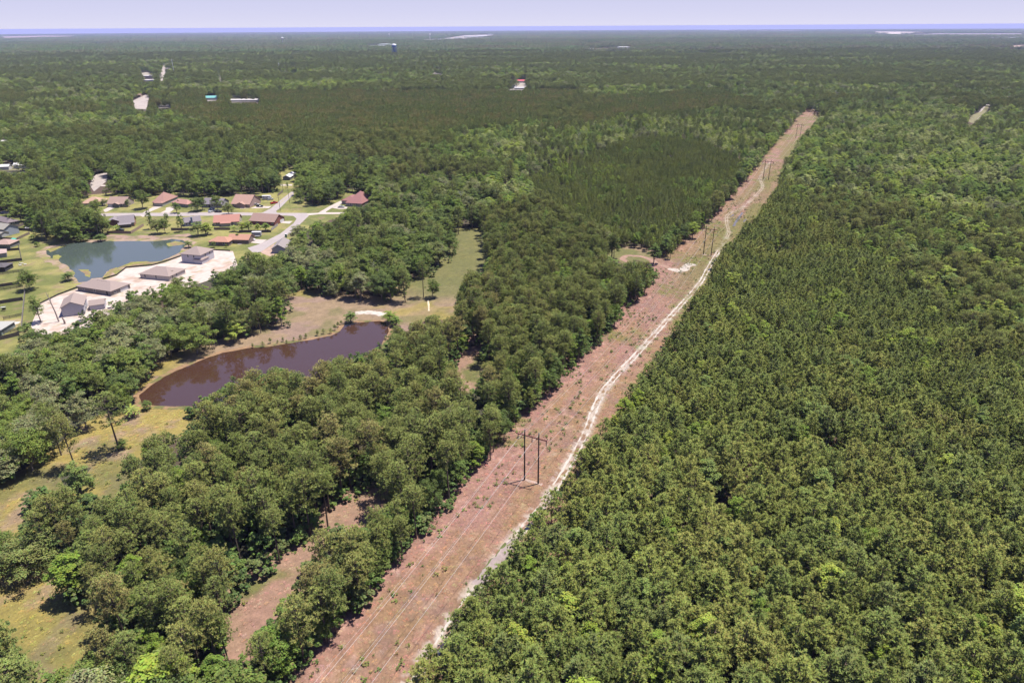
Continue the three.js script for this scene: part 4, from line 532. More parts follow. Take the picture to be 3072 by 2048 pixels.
fence([Q7(-40, 825), Q7(365, 760)], 1.8, fd, 'tall dark fence with a flower bed at its foot');
fence([Q7(408, 600), Q7(350, 1220)], 1.5, fg, 'grey leaning fence closing the ends of the yards');
fence([Q7(55, 1080), Q7(360, 1015)], 1.5, fd, 'dark rail fence above the bare yard', true);
fence([Q7(35, 1315), Q7(300, 1255)], 1.5, fd, 'dark rail fence below the bare yard', true);
fence([Q7(-20, 1410), Q7(310, 1330)], 1.8, fd, 'dark board fence nearest the oak wood');
fence([...ZD([[328, 1188], [480, 1113], [640, 1053]])], 0.8, M.dark, 'black silt fence along the lawn side of the sand lots', false, 'silt_fence');
fence([...ZD([[845, 985], [960, 952], [1040, 890], [1250, 872], [1345, 845], [1490, 795]])], 0.8, M.dark, 'black silt fence between the lake and the sand lots', false, 'silt_fence');
fence([Q3(200, 1495), Q3(640, 1520)], 0.8, M.dark, 'black silt fence below the orange roofed house', false, 'silt_fence');

// ---------------------------------------------------------------- vehicles
function car(p, turn, colour, label, type = 'sedan') {
  const o = thing(type === 'pickup' ? 'pickup_truck' : 'car', label, type === 'pickup' ? 'pickup' : 'car', p[0], 0.08, p[1], turn), L = type === 'pickup' ? 5.4 : 4.6, tall = type === 'sedan' ? 1.42 : 1.75, cm = paint(...colour, 0.35, 0.1, null);
  const ex = (pts, w, b) => { const s = new THREE.Shape(pts.map(([x, y]) => new THREE.Vector2(x, y))); return new THREE.ExtrudeGeometry(s, { depth: w - 2 * b, bevelEnabled: true, bevelThickness: b, bevelSize: b * 0.6, bevelSegments: 2 }).translate(0, 0, -w / 2 + b); };
  const h = L / 2; part('body', ex([[-h, 0.35], [h, 0.35], [h, 0.78], [h * 0.92, 0.9], [h * 0.5, 0.98], [-h * 0.95, 1.0], [-h, 0.8]], 1.8, 0.12), cm, o);
  const cab = type === 'sedan' ? [[-h * 0.72, 0.95], [h * 0.48, 0.95], [h * 0.12, tall], [-h * 0.42, tall]] : type === 'pickup' ? [[-h * 0.15, 0.95], [h * 0.5, 0.95], [h * 0.3, tall], [-h * 0.1, tall]] : [[-h * 0.95, 0.95], [h * 0.48, 0.95], [h * 0.2, tall], [-h * 0.85, tall]];
  part('window', ex(cab, 1.56, 0.06), M.glass, o); const x0 = cab[3][0], x1 = cab[2][0]; part('roof', bx(x1 - x0, 0.06, 1.45, (x0 + x1) / 2, tall, 0), cm, o);
  if (type === 'pickup') part('cargo_bed', mergeGeometries([bx(h * 0.8, 0.35, 0.1, -h * 0.57, 0.9, 0.8), bx(h * 0.8, 0.35, 0.1, -h * 0.57, 0.9, -0.8), bx(0.1, 0.35, 1.6, -h * 0.96, 0.9, 0)]), cm, o);
  for (const x of [-h * 0.62, h * 0.62]) for (const z of [-0.82, 0.82]) part('wheel', new THREE.CylinderGeometry(0.34, 0.34, 0.22, 14).rotateX(Math.PI / 2).translate(x, 0.34, z), M.rubber, o);
  for (const z of [-0.6, 0.6]) part('headlight', bx(0.06, 0.14, 0.34, h + 0.02, 0.66, z), M.steel, o);
  return o;
}
car(Q3(1580, 505), 0.75, [0.42, 0.02, 0.02], 'red pickup truck parked on the cross street verge', 'pickup');
car(Q3(1500, 425), 0.7, [0.42, 0.43, 0.45], 'silver car parked beside the white camper', 'suv');
car(Q3(1195, 540), 0.05, [0.40, 0.39, 0.39], 'silver car close to the corner brick house');
car(Q3(1275, 572), -0.08, [0.02, 0.025, 0.03], 'black sedan in the corner driveway');
car(Q3(1095, 1295), -0.05, [0.62, 0.62, 0.64], 'white car outside the orange roofed house', 'suv');
car(Q3(245, 640), 1.2, [0.05, 0.07, 0.14], 'dark blue car nearest the dark grey house');
car(Q3(250, 680), 1.2, [0.56, 0.58, 0.6], 'white pickup in the shaded driveway', 'pickup');
car(Q3(390, 690), 0.0, [0.03, 0.03, 0.035], 'black car parked under the shade tree');
car(gE(1275, 393), 0.0, [0.45, 0.46, 0.48], 'silver car on the paved spur by the woods');
car(Q1(200, 322), 0.4, [0.6, 0.6, 0.6], 'white car beside the purple grey roofed house', 'suv');
car(Q2(430, 940), 0.05, [0.04, 0.045, 0.05], 'dark car in the brown brick house yard');
{ const p = Q3(1430, 415), o = thing('camper_trailer', 'white camper trailer on the grass by the cross street', 'camper', p[0], 0.03, p[1], 0.03); part('body', bx(6.2, 2.5, 2.3, 0, 0.5, 0), M.white, o); part('roof', solid([[[-3.2, 3.0, 1.25], [3.2, 3.0, 1.25], [3.2, 3.25, 0], [-3.2, 3.25, 0]], [[3.2, 3.0, -1.25], [-3.2, 3.0, -1.25], [-3.2, 3.25, 0], [3.2, 3.25, 0]]]), M.white, o); for (const x of [-2, 1]) part('window', bx(0.9, 0.6, 0.05, x, 1.7, 1.18), M.glass, o); for (const z of [-1.05, 1.05]) part('wheel', new THREE.CylinderGeometry(0.35, 0.35, 0.2, 12).rotateX(Math.PI / 2).translate(0, 0.35, z), M.rubber, o); }
{ const p = Q3(1215, 1195), o = thing('cargo_trailer', 'grey enclosed cargo trailer on the lawn behind the white car', 'trailer', p[0], 0.03, p[1], 0.02); part('body', bx(5.6, 2.2, 2.2, 0, 0.45, 0), paint(0.36, 0.35, 0.37, 0.7), o); part('roof', bx(5.7, 0.1, 2.3, 0, 2.66, 0), M.white, o); for (const x of [-0.5, 0.5]) for (const z of [-1.05, 1.05]) part('wheel', new THREE.CylinderGeometry(0.34, 0.34, 0.2, 12).rotateX(Math.PI / 2).translate(x, 0.34, z), M.rubber, o); part('hitch', bx(1.3, 0.12, 0.5, -3.4, 0.4, 0), M.dark, o); }
{ const p = Q3(1210, 1228), o = thing('boat_trailer', 'low white boat on a trailer beside the cargo trailer', 'boat', p[0], 0.03, p[1], 0.02); part('hull', new THREE.SphereGeometry(1, 16, 8, 0, Math.PI * 2, Math.PI / 2, Math.PI / 2).scale(2.4, 0.6, 0.85).translate(0, 1.05, 0), M.white, o); part('deck', new THREE.CylinderGeometry(1, 1, 0.06, 20).scale(2.4, 1, 0.85).translate(0, 1.06, 0), M.steel, o); part('trailer_frame', mergeGeometries([bx(5.2, 0.1, 0.1, 0.3, 0.35, 0.5), bx(5.2, 0.1, 0.1, 0.3, 0.35, -0.5)]), M.dark, o); for (const z of [-0.8, 0.8]) part('wheel', new THREE.CylinderGeometry(0.3, 0.3, 0.18, 12).rotateX(Math.PI / 2).translate(0, 0.3, z), M.rubber, o); }
{ const p = Q3(1838, 1225), o = thing('portable_toilet', 'green portable toilet with white roof at the building lot', 'toilet', p[0], 0.05, p[1], 0.3); part('cabin', bx(1.15, 2.1, 1.15), paint(0.05, 0.17, 0.13, 0.6), o); part('roof', mergeGeometries([bx(1.25, 0.1, 1.25, 0, 2.1, 0), new THREE.SphereGeometry(0.6, 10, 6, 0, 6.3, 0, 1.57).scale(1, 0.4, 1).translate(0, 2.2, 0)]), M.white, o); part('door', bx(0.8, 1.8, 0.05, 0, 0.1, 0.6), paint(0.07, 0.22, 0.17, 0.6), o); }
{ const p = Q1(290, 1195), o = thing('canopy_tent', 'teal canopy tent on a lawn beside the tan roofed house', 'tent', p[0], 0.03, p[1], 0.2); for (const x of [-1.4, 1.4]) for (const z of [-1.4, 1.4]) part('leg', bx(0.08, 2.2, 0.08, x, 0, z), M.steel, o); part('canopy', new THREE.ConeGeometry(2.2, 0.9, 4, 1).rotateY(Math.PI / 4).translate(0, 2.6, 0), paint(0.03, 0.36, 0.28, 0.8), o); }
{ const p = Q1(615, 895), o = thing('trampoline', 'round trampoline with dark net beside the pale patio', 'trampoline', p[0], 0.03, p[1]); part('mat', new THREE.CylinderGeometry(2.0, 2.0, 0.06, 24).translate(0, 0.8, 0), M.dark, o); part('rim', new THREE.TorusGeometry(2.05, 0.16, 6, 28).rotateX(Math.PI / 2).translate(0, 0.8, 0), M.white, o); for (let k = 0; k < 6; k++) part('leg', bx(0.08, 0.8, 0.08, Math.cos(k * 1.047) * 2.05, 0, Math.sin(k * 1.047) * 2.05), M.steel, o); }
{ const p = Q7(60, 930), o = thing('garden_swing', 'small dark garden swing seat on the fenced lawn', 'garden swing', p[0], 0.03, p[1], 0.4); part('seat', bx(1.5, 0.1, 0.6, 0, 0.5, 0), M.dark, o); part('backrest', bx(1.5, 0.6, 0.08, 0, 0.6, -0.3), M.dark, o); part('canopy', bx(1.9, 0.08, 1.2, 0, 1.8, 0), paint(0.36, 0.37, 0.38), o); for (const x of [-0.9, 0.9]) part('leg', bx(0.08, 1.8, 0.08, x, 0, 0), M.steel, o); }
for (const [x, y, l] of [[325, 200, 'white garden chair by the tall dark fence'], [342, 172, 'pale garden chair behind the other chair on the lawn'], [405, 186, 'low white lounger on the lake lawn']]) { const p = Q7(x, y), o = thing('garden_chair', l, 'chair', p[0], 0.03, p[1], 0.5); part('seat', bx(1.2, 0.12, 0.8, 0, 0.4, 0), M.white, o); part('backrest', bx(0.12, 0.7, 0.8, -0.6, 0.45, 0), M.white, o); for (const a of [-0.5, 0.5]) for (const b of [-0.3, 0.3]) part('leg', bx(0.06, 0.4, 0.06, a, 0, b), M.steel, o); }

// ---------------------------------------------------------------- poles and the power line
function utilityPole(base, h, label) { const o = thing('utility_pole', label, 'pole', base[0], 0, base[1]); part('pole', new THREE.CylinderGeometry(0.11, 0.16, h, 8).translate(0, h / 2, 0), M.pole, o); part('crossarm', bx(2.2, 0.12, 0.1, 0, h - 0.7, 0.12), M.pole, o); for (const x of [-1, 0, 1]) part('insulator', new THREE.CylinderGeometry(0.05, 0.06, 0.22, 6).translate(x, h - 0.46, 0.12), M.steel, o); return o; }
utilityPole(Q3(1712, 655), 10, 'wooden street pole at the corner of the two streets'); utilityPole(Q3(1912, 485), 10, 'wooden street pole along the dense dark trees'); utilityPole(Q3(1775, 225), 9.5, 'wooden street pole beside the board fence of the cross street');
const poleTops = [], HP = 16.6, armY = HP - 1.9;
const frames = [-1, 0, 1, 2, 3, 4].map((i) => i < 0 ? fromLine(-243, 0) : fromLine(alongLine(...ground(...linePx[i]))[0], 0));
frames.forEach((p, i) => {
  const o = thing('transmission_frame', ['two-pole frame standing behind the viewpoint', 'two-pole wooden power frame beside the muddy track, pale sand at its feet', 'two-pole power frame past the looping dirt path', 'two-pole power frame beside the bend of the pale rut', 'two-pole power frame where the clearing narrows', 'small distant two-pole frame at the end of the clearing'][i], 'power pole', p[0], 0, p[1], -lineTurn + Math.PI / 2);
  for (const x of [-2.15, 2.15]) part('pole', new THREE.CylinderGeometry(0.16, 0.24, HP, 10).translate(x, HP / 2, 0), M.pole, o);
  part('crossarm', bx(8.9, 0.3, 0.24, 0, armY, 0.26), M.rust, o);
  for (const x of [-4.3, 0, 4.3]) part('insulator', new THREE.CylinderGeometry(0.13, 0.13, 1.5, 8).translate(x, armY - 1.5 / 2, 0.26), paint(0.10, 0.10, 0.13, 0.4), o);
  for (const x of [-2.15, 2.15]) part('cap', bx(0.3, 0.5, 0.12, x, HP - 0.2, 0.1), M.steel, o);
  o.updateMatrixWorld(true); poleTops.push([[-4.3, armY - 1.5, 0.26], [0, armY - 1.5, 0.26], [4.3, armY - 1.5, 0.26], [-2.15, HP, 0], [2.15, HP, 0]].map((q) => new THREE.Vector3(...q).applyMatrix4(o.matrixWorld)));
  if (i && i < 3) { const c = fromLine(alongLine(...p)[0], 0); ribbon('sand_patch', [[c[0] + lineDir[1] * 3.2, c[1] - lineDir[0] * 3.2], [c[0], c[1]], [c[0] - lineDir[1] * 3.4, c[1] + lineDir[0] * 3.4]], 1.0, 0.055, (x, z) => dab([0.46, 0.34, 0.29], x, z, 0.4), matSand, i === 1 ? 'pale disturbed sand at the feet of the power frame by the muddy track' : 'pale sand at the feet of the second power frame', 0.7, 0.4); }
});
const wireMat = new THREE.MeshStandardMaterial({ name: 'aluminium_wire', color: rgb(0.42, 0.40, 0.40), roughness: 0.5, metalness: 0.4 });
for (let i = 1; i < poleTops.length; i++) for (let k = 0; k < 5; k++) {
  const a = poleTops[i - 1][k], b = poleTops[i][k], sag = k < 3 ? 5.2 : 3.6, pts = []; for (let j = 0; j <= 24; j++) { const t = j / 24, p = a.clone().lerp(b, t); p.y -= 4 * sag * t * (1 - t); pts.push(p); }
  const m = new THREE.Mesh(new THREE.TubeGeometry(new THREE.CatmullRomCurve3(pts), 48, k < 3 ? 0.03 : 0.016, 4), wireMat); m.name = numbered('power_line'); m.castShadow = true; scene.add(m);
  tag(m, `${k < 3 ? ['outer conductor on the pond side', 'middle conductor', 'outer conductor on the track side'][k] : ['thin ground wire on the pond side', 'thin ground wire on the track side'][k - 3]}, ${['passing over the viewpoint to', 'span between', 'span between', 'span between', 'last span to'][i - 1]} ${['the muddy track frame', 'muddy track and dirt path frames', 'dirt path and pale rut frames', 'pale rut and narrowing frames', 'the distant frame'][i - 1]}`, 'power line', 'wires of the power line');
}

// ---------------------------------------------------------------- far landmarks
{ const d = 3300, p = ground(1181, 600), l = Math.hypot(...p), x = p[0] / l, o = thing('water_tower', 'blue water tower with white domed tank above the far woods', 'water tower'); const az = Math.atan2(...[(() => { const q = ground(1181, 130); return q[0]; })(), 1]); const q = ground(1181, 130), ql = Math.hypot(...q), X = q[0] / ql * d, Z = q[1] / ql * d; o.position.set(X, drop(d), Z);
  const blue = paint(0.02, 0.13, 0.42, 0.5), pale = paint(0.72, 0.74, 0.78, 0.5), tank = 41;
  part('tank', new THREE.LatheGeometry([[0.1, tank - 5], [5, tank - 3.5], [9.6, tank - 1], [10.4, tank + 1], [10.4, tank + 5]].map((v) => new THREE.Vector2(...v)), 28), blue, o); part('dome', new THREE.LatheGeometry([[10.4, tank + 5], [9.8, tank + 7.5], [7.6, tank + 9.6], [4, tank + 10.8], [0.05, tank + 11.2]].map((v) => new THREE.Vector2(...v)), 28), pale, o);
  part('riser', new THREE.CylinderGeometry(2.2, 2.6, tank - 3, 12).translate(0, (tank - 3) / 2, 0), blue, o); for (let k = 0; k < 6; k++) { const a = k * Math.PI / 3, m = new Mesher(); m.tube([[Math.cos(a) * 10.2, 0, Math.sin(a) * 10.2], [Math.cos(a) * 9.9, tank + 1, Math.sin(a) * 9.9]], [0.8, 0.8], 6, [1, 1, 1]); part('leg', m.geo(), blue, o); } part('balcony', new THREE.TorusGeometry(10.9, 0.5, 6, 28).rotateX(Math.PI / 2).translate(0, tank, 0), blue, o); }
{ const p = ground(525, 236), o = thing('radio_mast', 'tall white lattice mast rising from the small town woods', 'mast', p[0], drop(Math.hypot(...p)), p[1]); const H = 47, m = new Mesher(); for (const a of [0, 2.09, 4.19]) m.tube([[Math.cos(a) * 0.7, 0, Math.sin(a) * 0.7], [Math.cos(a) * 0.5, H, Math.sin(a) * 0.5]], [0.22, 0.16], 5, [1, 1, 1]); for (let y = 1; y < H - 2; y += 2) for (const a of [0, 2.09, 4.19]) m.tube([[Math.cos(a) * 0.65, y, Math.sin(a) * 0.65], [Math.cos(a + 2.09) * 0.65, y + 2, Math.sin(a + 2.09) * 0.65]], [0.08, 0.08], 4, [1, 1, 1]); part('lattice', m.geo(), paint(0.66, 0.66, 0.68, 0.5, 0, null), o); part('antenna', mergeGeometries([0, 2.1, 4.2].map((a) => bx(0.4, 2.4, 0.25, Math.cos(a) * 1.2, H - 3, Math.sin(a) * 1.2))), M.white, o); part('beacon', new THREE.SphereGeometry(0.4, 8, 6).translate(0, H + 0.4, 0), paint(0.5, 0.1, 0.08), o); }
const farHouse = (px, py, w, d, e, turn, wall, roof, label, o2 = {}) => { const p = ground(px, py), c = Math.cos(turn), s = Math.sin(turn), A = [p[0] - c * w / 2, p[1] + s * w / 2], B = [p[0] + c * w / 2, p[1] - s * w / 2]; const h = house({ abc: [A, B, B], d, eave: e, wall, roof, label, name: 'building', category: 'building', ...o2 }); h.position.y = drop(Math.hypot(...p)); return h; };
farHouse(442, 237, 26, 14, 8, 0.05, [0.30, 0.27, 0.26], [0.60, 0.58, 0.6], 'brick block with dark windows and white canopy in the small town', { gable: false, pitch: 0.1, front: [0.15, 0.35, 0.55, 0.75, 0.9], wy: 4 });
farHouse(444, 244, 28, 6, 3, 0.05, [0.4, 0.4, 0.5], [0.62, 0.62, 0.66], 'long white canopy in front of the brick block', { pitch: 0.2 });
farHouse(408, 291, 16, 10, 3.5, 0.1, [0.4, 0.32, 0.28], [0.30, 0.20, 0.17], 'brown roofed building beside the town lawn', {});
farHouse(632, 300, 24, 14, 4, 0.1, [0.45, 0.48, 0.5], [0.16, 0.42, 0.40], 'building with teal metal roof behind the pine stand', {});
farHouse(735, 305, 62, 8, 3, 0.04, [0.5, 0.5, 0.52], [0.50, 0.48, 0.49], 'long low white building behind the pine stand', { pitch: 0.3 });
farHouse(492, 323, 26, 9, 3.2, 0.05, [0.5, 0.5, 0.52], [0.55, 0.53, 0.54], 'white low building at the edge of the pine stand', { pitch: 0.3 });
farHouse(540, 237, 22, 10, 3.5, 0.1, [0.5, 0.5, 0.52], [0.58, 0.57, 0.58], 'pale building at the foot of the lattice mast', {});
farHouse(664, 218, 22, 12, 4, 0.1, [0.5, 0.5, 0.52], [0.6, 0.6, 0.62], 'white building at the head of the short town street', {});
{ const h = farHouse(842, 211, 14, 20, 5, 0.3, [0.62, 0.62, 0.64], [0.5, 0.5, 0.53], 'white church with slender steeple among the far trees', { ridge: 'z', pitch: 0.9 }); h.name = 'church'; h.userData.category = 'church'; part('steeple', mergeGeometries([bx(3.4, 12, 3.4, -4, 0, 6), new THREE.ConeGeometry(2.2, 11, 8).translate(-4, 17.5, 6)]), M.white, h); }
farHouse(880, 216, 20, 14, 4, 0.2, [0.5, 0.5, 0.52], [0.42, 0.42, 0.44], 'pale gabled hall beside the white church', { ridge: 'z' });
farHouse(1322, 220, 26, 16, 4.5, 0.1, [0.6, 0.58, 0.58], [0.55, 0.33, 0.33], 'white building with pinkish roof deep in the woods', {}); farHouse(1303, 214, 26, 10, 4, 0.1, [0.5, 0.45, 0.45], [0.3, 0.25, 0.25], 'dark long roof behind the pinkish roofed building', {});
farHouse(1570, 248, 26, 12, 4, 0.05, [0.6, 0.56, 0.56], [0.52, 0.10, 0.12], 'building with bright red roof among the trees', {}); farHouse(1536, 265, 14, 12, 4, -0.3, [0.45, 0.45, 0.47], [0.22, 0.2, 0.23], 'grey roofed house below the red roof', { ridge: 'z' }); farHouse(1558, 268, 20, 8, 3, 0, [0.55, 0.55, 0.57], [0.52, 0.5, 0.52], 'white shed below the red roof', {});
const farWhite = (px, py, w, d, e, label, roof = [0.62, 0.62, 0.64]) => farHouse(px, py, w, d, e, 0, [0.6, 0.58, 0.57], roof, label, { pitch: 0.12, gable: false });
farWhite(1135, 142, 160, 60, 9, 'long pale building left of the blue water tower', [0.38, 0.42, 0.42]); farWhite(1152, 139, 90, 60, 14, 'domed grey green hall beside the water tower', [0.30, 0.36, 0.34]); farWhite(1204, 131, 60, 30, 8, 'small white roof behind the water tower');
farWhite(1288, 122, 140, 60, 9, 'white warehouse with blue end in the far town'); farWhite(1326, 120, 100, 40, 9, 'white store roof in the far town'); farWhite(1345, 117, 70, 40, 9, 'pale roof next to the far church'); farWhite(1375, 114, 90, 40, 9, 'thin pale roof in the far town');
farWhite(1413, 111, 170, 90, 11, 'large white warehouse in the far town'); farWhite(1446, 109, 170, 90, 11, 'broad pink white warehouse in the far town'); farWhite(1472, 104, 110, 60, 12, 'last white block of the far town');
farWhite(1770, 149, 60, 25, 6, 'white farm shed by the pale field'); farWhite(1872, 145, 70, 30, 8, 'white barn on the far road'); farWhite(1840, 150, 50, 20, 5, 'low pale shed on the far road'); farWhite(2052, 154, 90, 30, 6, 'pale sheds beside the brown far field', [0.4, 0.36, 0.38]); farWhite(2196, 154, 60, 30, 6, 'pale house cluster in the far woods');
farWhite(2512, 279, 16, 9, 3.2, 'white roof tucked behind the end of the clearing'); farWhite(2662, 296, 20, 10, 3.2, 'white roof with a reddish side in the woods'); farWhite(2763, 264, 16, 10, 3, 'bright white roof in the woods'); farWhite(2793, 264, 14, 9, 3, 'smaller white roof next to the bright white one');
farWhite(300, 133, 120, 40, 8, 'pale roof in the hazy woods'); farWhite(8, 126, 90, 40, 8, 'small pale roofs before the marsh'); farWhite(2961, 143, 60, 30, 6, 'slanting pale roof in the far woods'); farWhite(3050, 117, 500, 100, 10, 'long pale industrial roofs at the marsh edge', [0.5, 0.5, 0.56]);
for (const [px, py, w, l, c] of [[62, 505, 12, 'white roof in the yard behind the bright oaks', 0.6], [8, 510, 10, 'pale shed at the wooded street end', 0.6], [104, 496, 9, 'small white vehicle shelter behind the oaks', 0.62], [14, 436, 14, 'pale roof among the dark woods', 0.5], [8, 412, 18, 'pinkish roof deep in the woods', 0.45], [690, 268, 14, 'grey roof behind the teal roofed building', 0.4], [950, 205, 14, 'white roof beyond the church', 0.6], [1162, 265, 12, 'tan roof showing in the woods', 0.4], [1215, 281, 12, 'dark red roof showing in the woods', 0.3]]) farHouse(px, py, w, w * 0.7, 3.2, 0.2, [c, c * 0.96, c * 0.95], l.includes('red') ? [0.3, 0.08, 0.08] : [c, c * (l.includes('pink') || l.includes('tan') ? 0.75 : 0.97), c * (l.includes('pink') || l.includes('tan') ? 0.68 : 0.98)], l);
for (const [px, py, h, l] of [[1174, 85, 45, 'tiny white water tower on the skyline'], [1294, 90, 48, 'white water tower near the smoke'], [857, 104, 46, 'white globe tower standing in the hazy woods']]) { const dd = { 1174: 9000, 1294: 8000, 857: 6000 }[px], q = ground(px, 200), ql = Math.hypot(...q), o = thing('water_tower', l, 'water tower', q[0] / ql * dd, drop(dd), q[1] / ql * dd); part('tank', new THREE.SphereGeometry(9, 16, 10).scale(1.2, 0.9, 1.2).translate(0, h, 0), M.white, o); part('stem', new THREE.CylinderGeometry(2.4, 3.4, h - 6, 10).translate(0, (h - 6) / 2, 0), M.white, o); }
farOpen.forEach((p, i) => { const d = Math.hypot((p.x0 + p.x1) / 2, (p.z0 + p.z1) / 2), n = 12, cell = Math.max(2, Math.max(p.x1 - p.x0, p.z1 - p.z0) / 40), c = { 11: [0.44, 0.32, 0.29], 12: [0.75, 0.62, 0.55], 13: [0.34, 0.28, 0.30], 14: [0.42, 0.35, 0.34], 15: [0.46, 0.33, 0.26], 16: [0.34, 0.34, 0.2] }[i] ?? ([0, 1, 3, 38].includes(i) ? [0.50, 0.43, 0.40] : [2, 4, 5, 6, 7, 8, 9, 17, 18, 19, 22, 23, 24].includes(i) ? [0.42, 0.37, 0.31] : [0.25, 0.23, 0.12]); sheet(i === 11 || i === 13 || i === 14 ? 'marsh' : i === 12 ? 'sand_pit' : 'open_land', p, cell, (x, z) => drop(Math.hypot(x, z)) + 0.06 + d / 20000, (x, z) => dab(c, x, z, 0.1), matGrass, ['pale lot and street in the small town', 'pale main street of the small town', 'lot round the brick block', 'short town street', 'churchyard', 'yard of the teal roof', 'yard of the long white building', 'yard of the low white building', 'yard of the pinkish roof', 'yard of the red roof', 'grassy road opening in the woods', 'pinkish marsh below the skyline', 'bright sand pit on the skyline', 'lavender grey marsh beyond the woods', 'pale marsh near the skyline stacks', 'tan field at the edge of the woods', 'pale green far field', 'yard by the blue water tower', 'far town yard', 'far town ground', 'far road field', 'brown far field', 'yard of the tucked roof', 'yard of the reddish roof', 'yard of the two white roofs', 'clearing in the hazy woods', 'clearing before the marsh', 'industrial ground by the marsh', 'clearing of the slanting roof', 'yard behind the bright oaks', 'yard at the wooded street end', 'yard of the vehicle shelter', 'yard of the pale roof in dark woods', 'yard of the pinkish roof in deep woods', 'yard of the grey roof', 'yard beyond the church', 'yard of the tan roof', 'yard of the dark red roof', 'pale road bend opening', 'street opening behind the oaks'][i] ?? 'opening in the woods'); });
ribbon('far_road', ZC([[1990, 705], [2040, 660], [2080, 610], [2112, 582]]), 6, 0.12, flat([0.5, 0.44, 0.43]), matSand, 'pale road running up through the woods', 0.05, 4);

// ---------------------------------------------------------------- single trees the photograph shows apart
const solo = (kind, p, H, R, tone, label, extra) => plant(kind, p[0], p[1], H, R / (SHAPES[kind][0].R * H / SHAPES[kind][0].H), tone, label, extra);
solo('tall', gG(800, 785), 20.5, 4.6, 2, 'lone tall pine with bare trunk in the yellow field');
solo('tall', gF(445, 657), 19, 3.4, 2, 'single slim pine on the meadow beside a leafy oak'); solo('oak', gF(520, 662), 9.5, 4.0, 0, 'leafy oak beside the single slim meadow pine'); solo('tall', gF(302, 697), 17, 3.6, 2, 'dark pine at the meadow edge beside a round oak'); solo('oak', gF(190, 692), 12, 5.2, 3, 'round dark oak at the meadow edge');
solo('gum', gG(560, 1120), 13, 3.6, 5, 'cone shaped blue green tree at the foot of the yellow field', { name: 'cedar_tree' }); solo('tall', gF(828, 125), 16, 3, 2, 'dark bare-trunked pine at the head of the grassy lane');
solo('tall', ground(38, 2085), 14, 4, 2, 'pine at the corner of the golden field'); solo('gum', ground(70, 2030), 5, 3, 3, 'leafy bush at the corner of the golden field'); solo('oak', gH(240, 520), 10.5, 6, 2, 'grey green oak leaning over the golden field'); solo('gum', gH(530, 690), 13, 4.8, 0, 'large bright tree at the edge of the golden field'); solo('oak', gH(0, 455), 9, 5, 0, 'oak half out of view between the two fields');
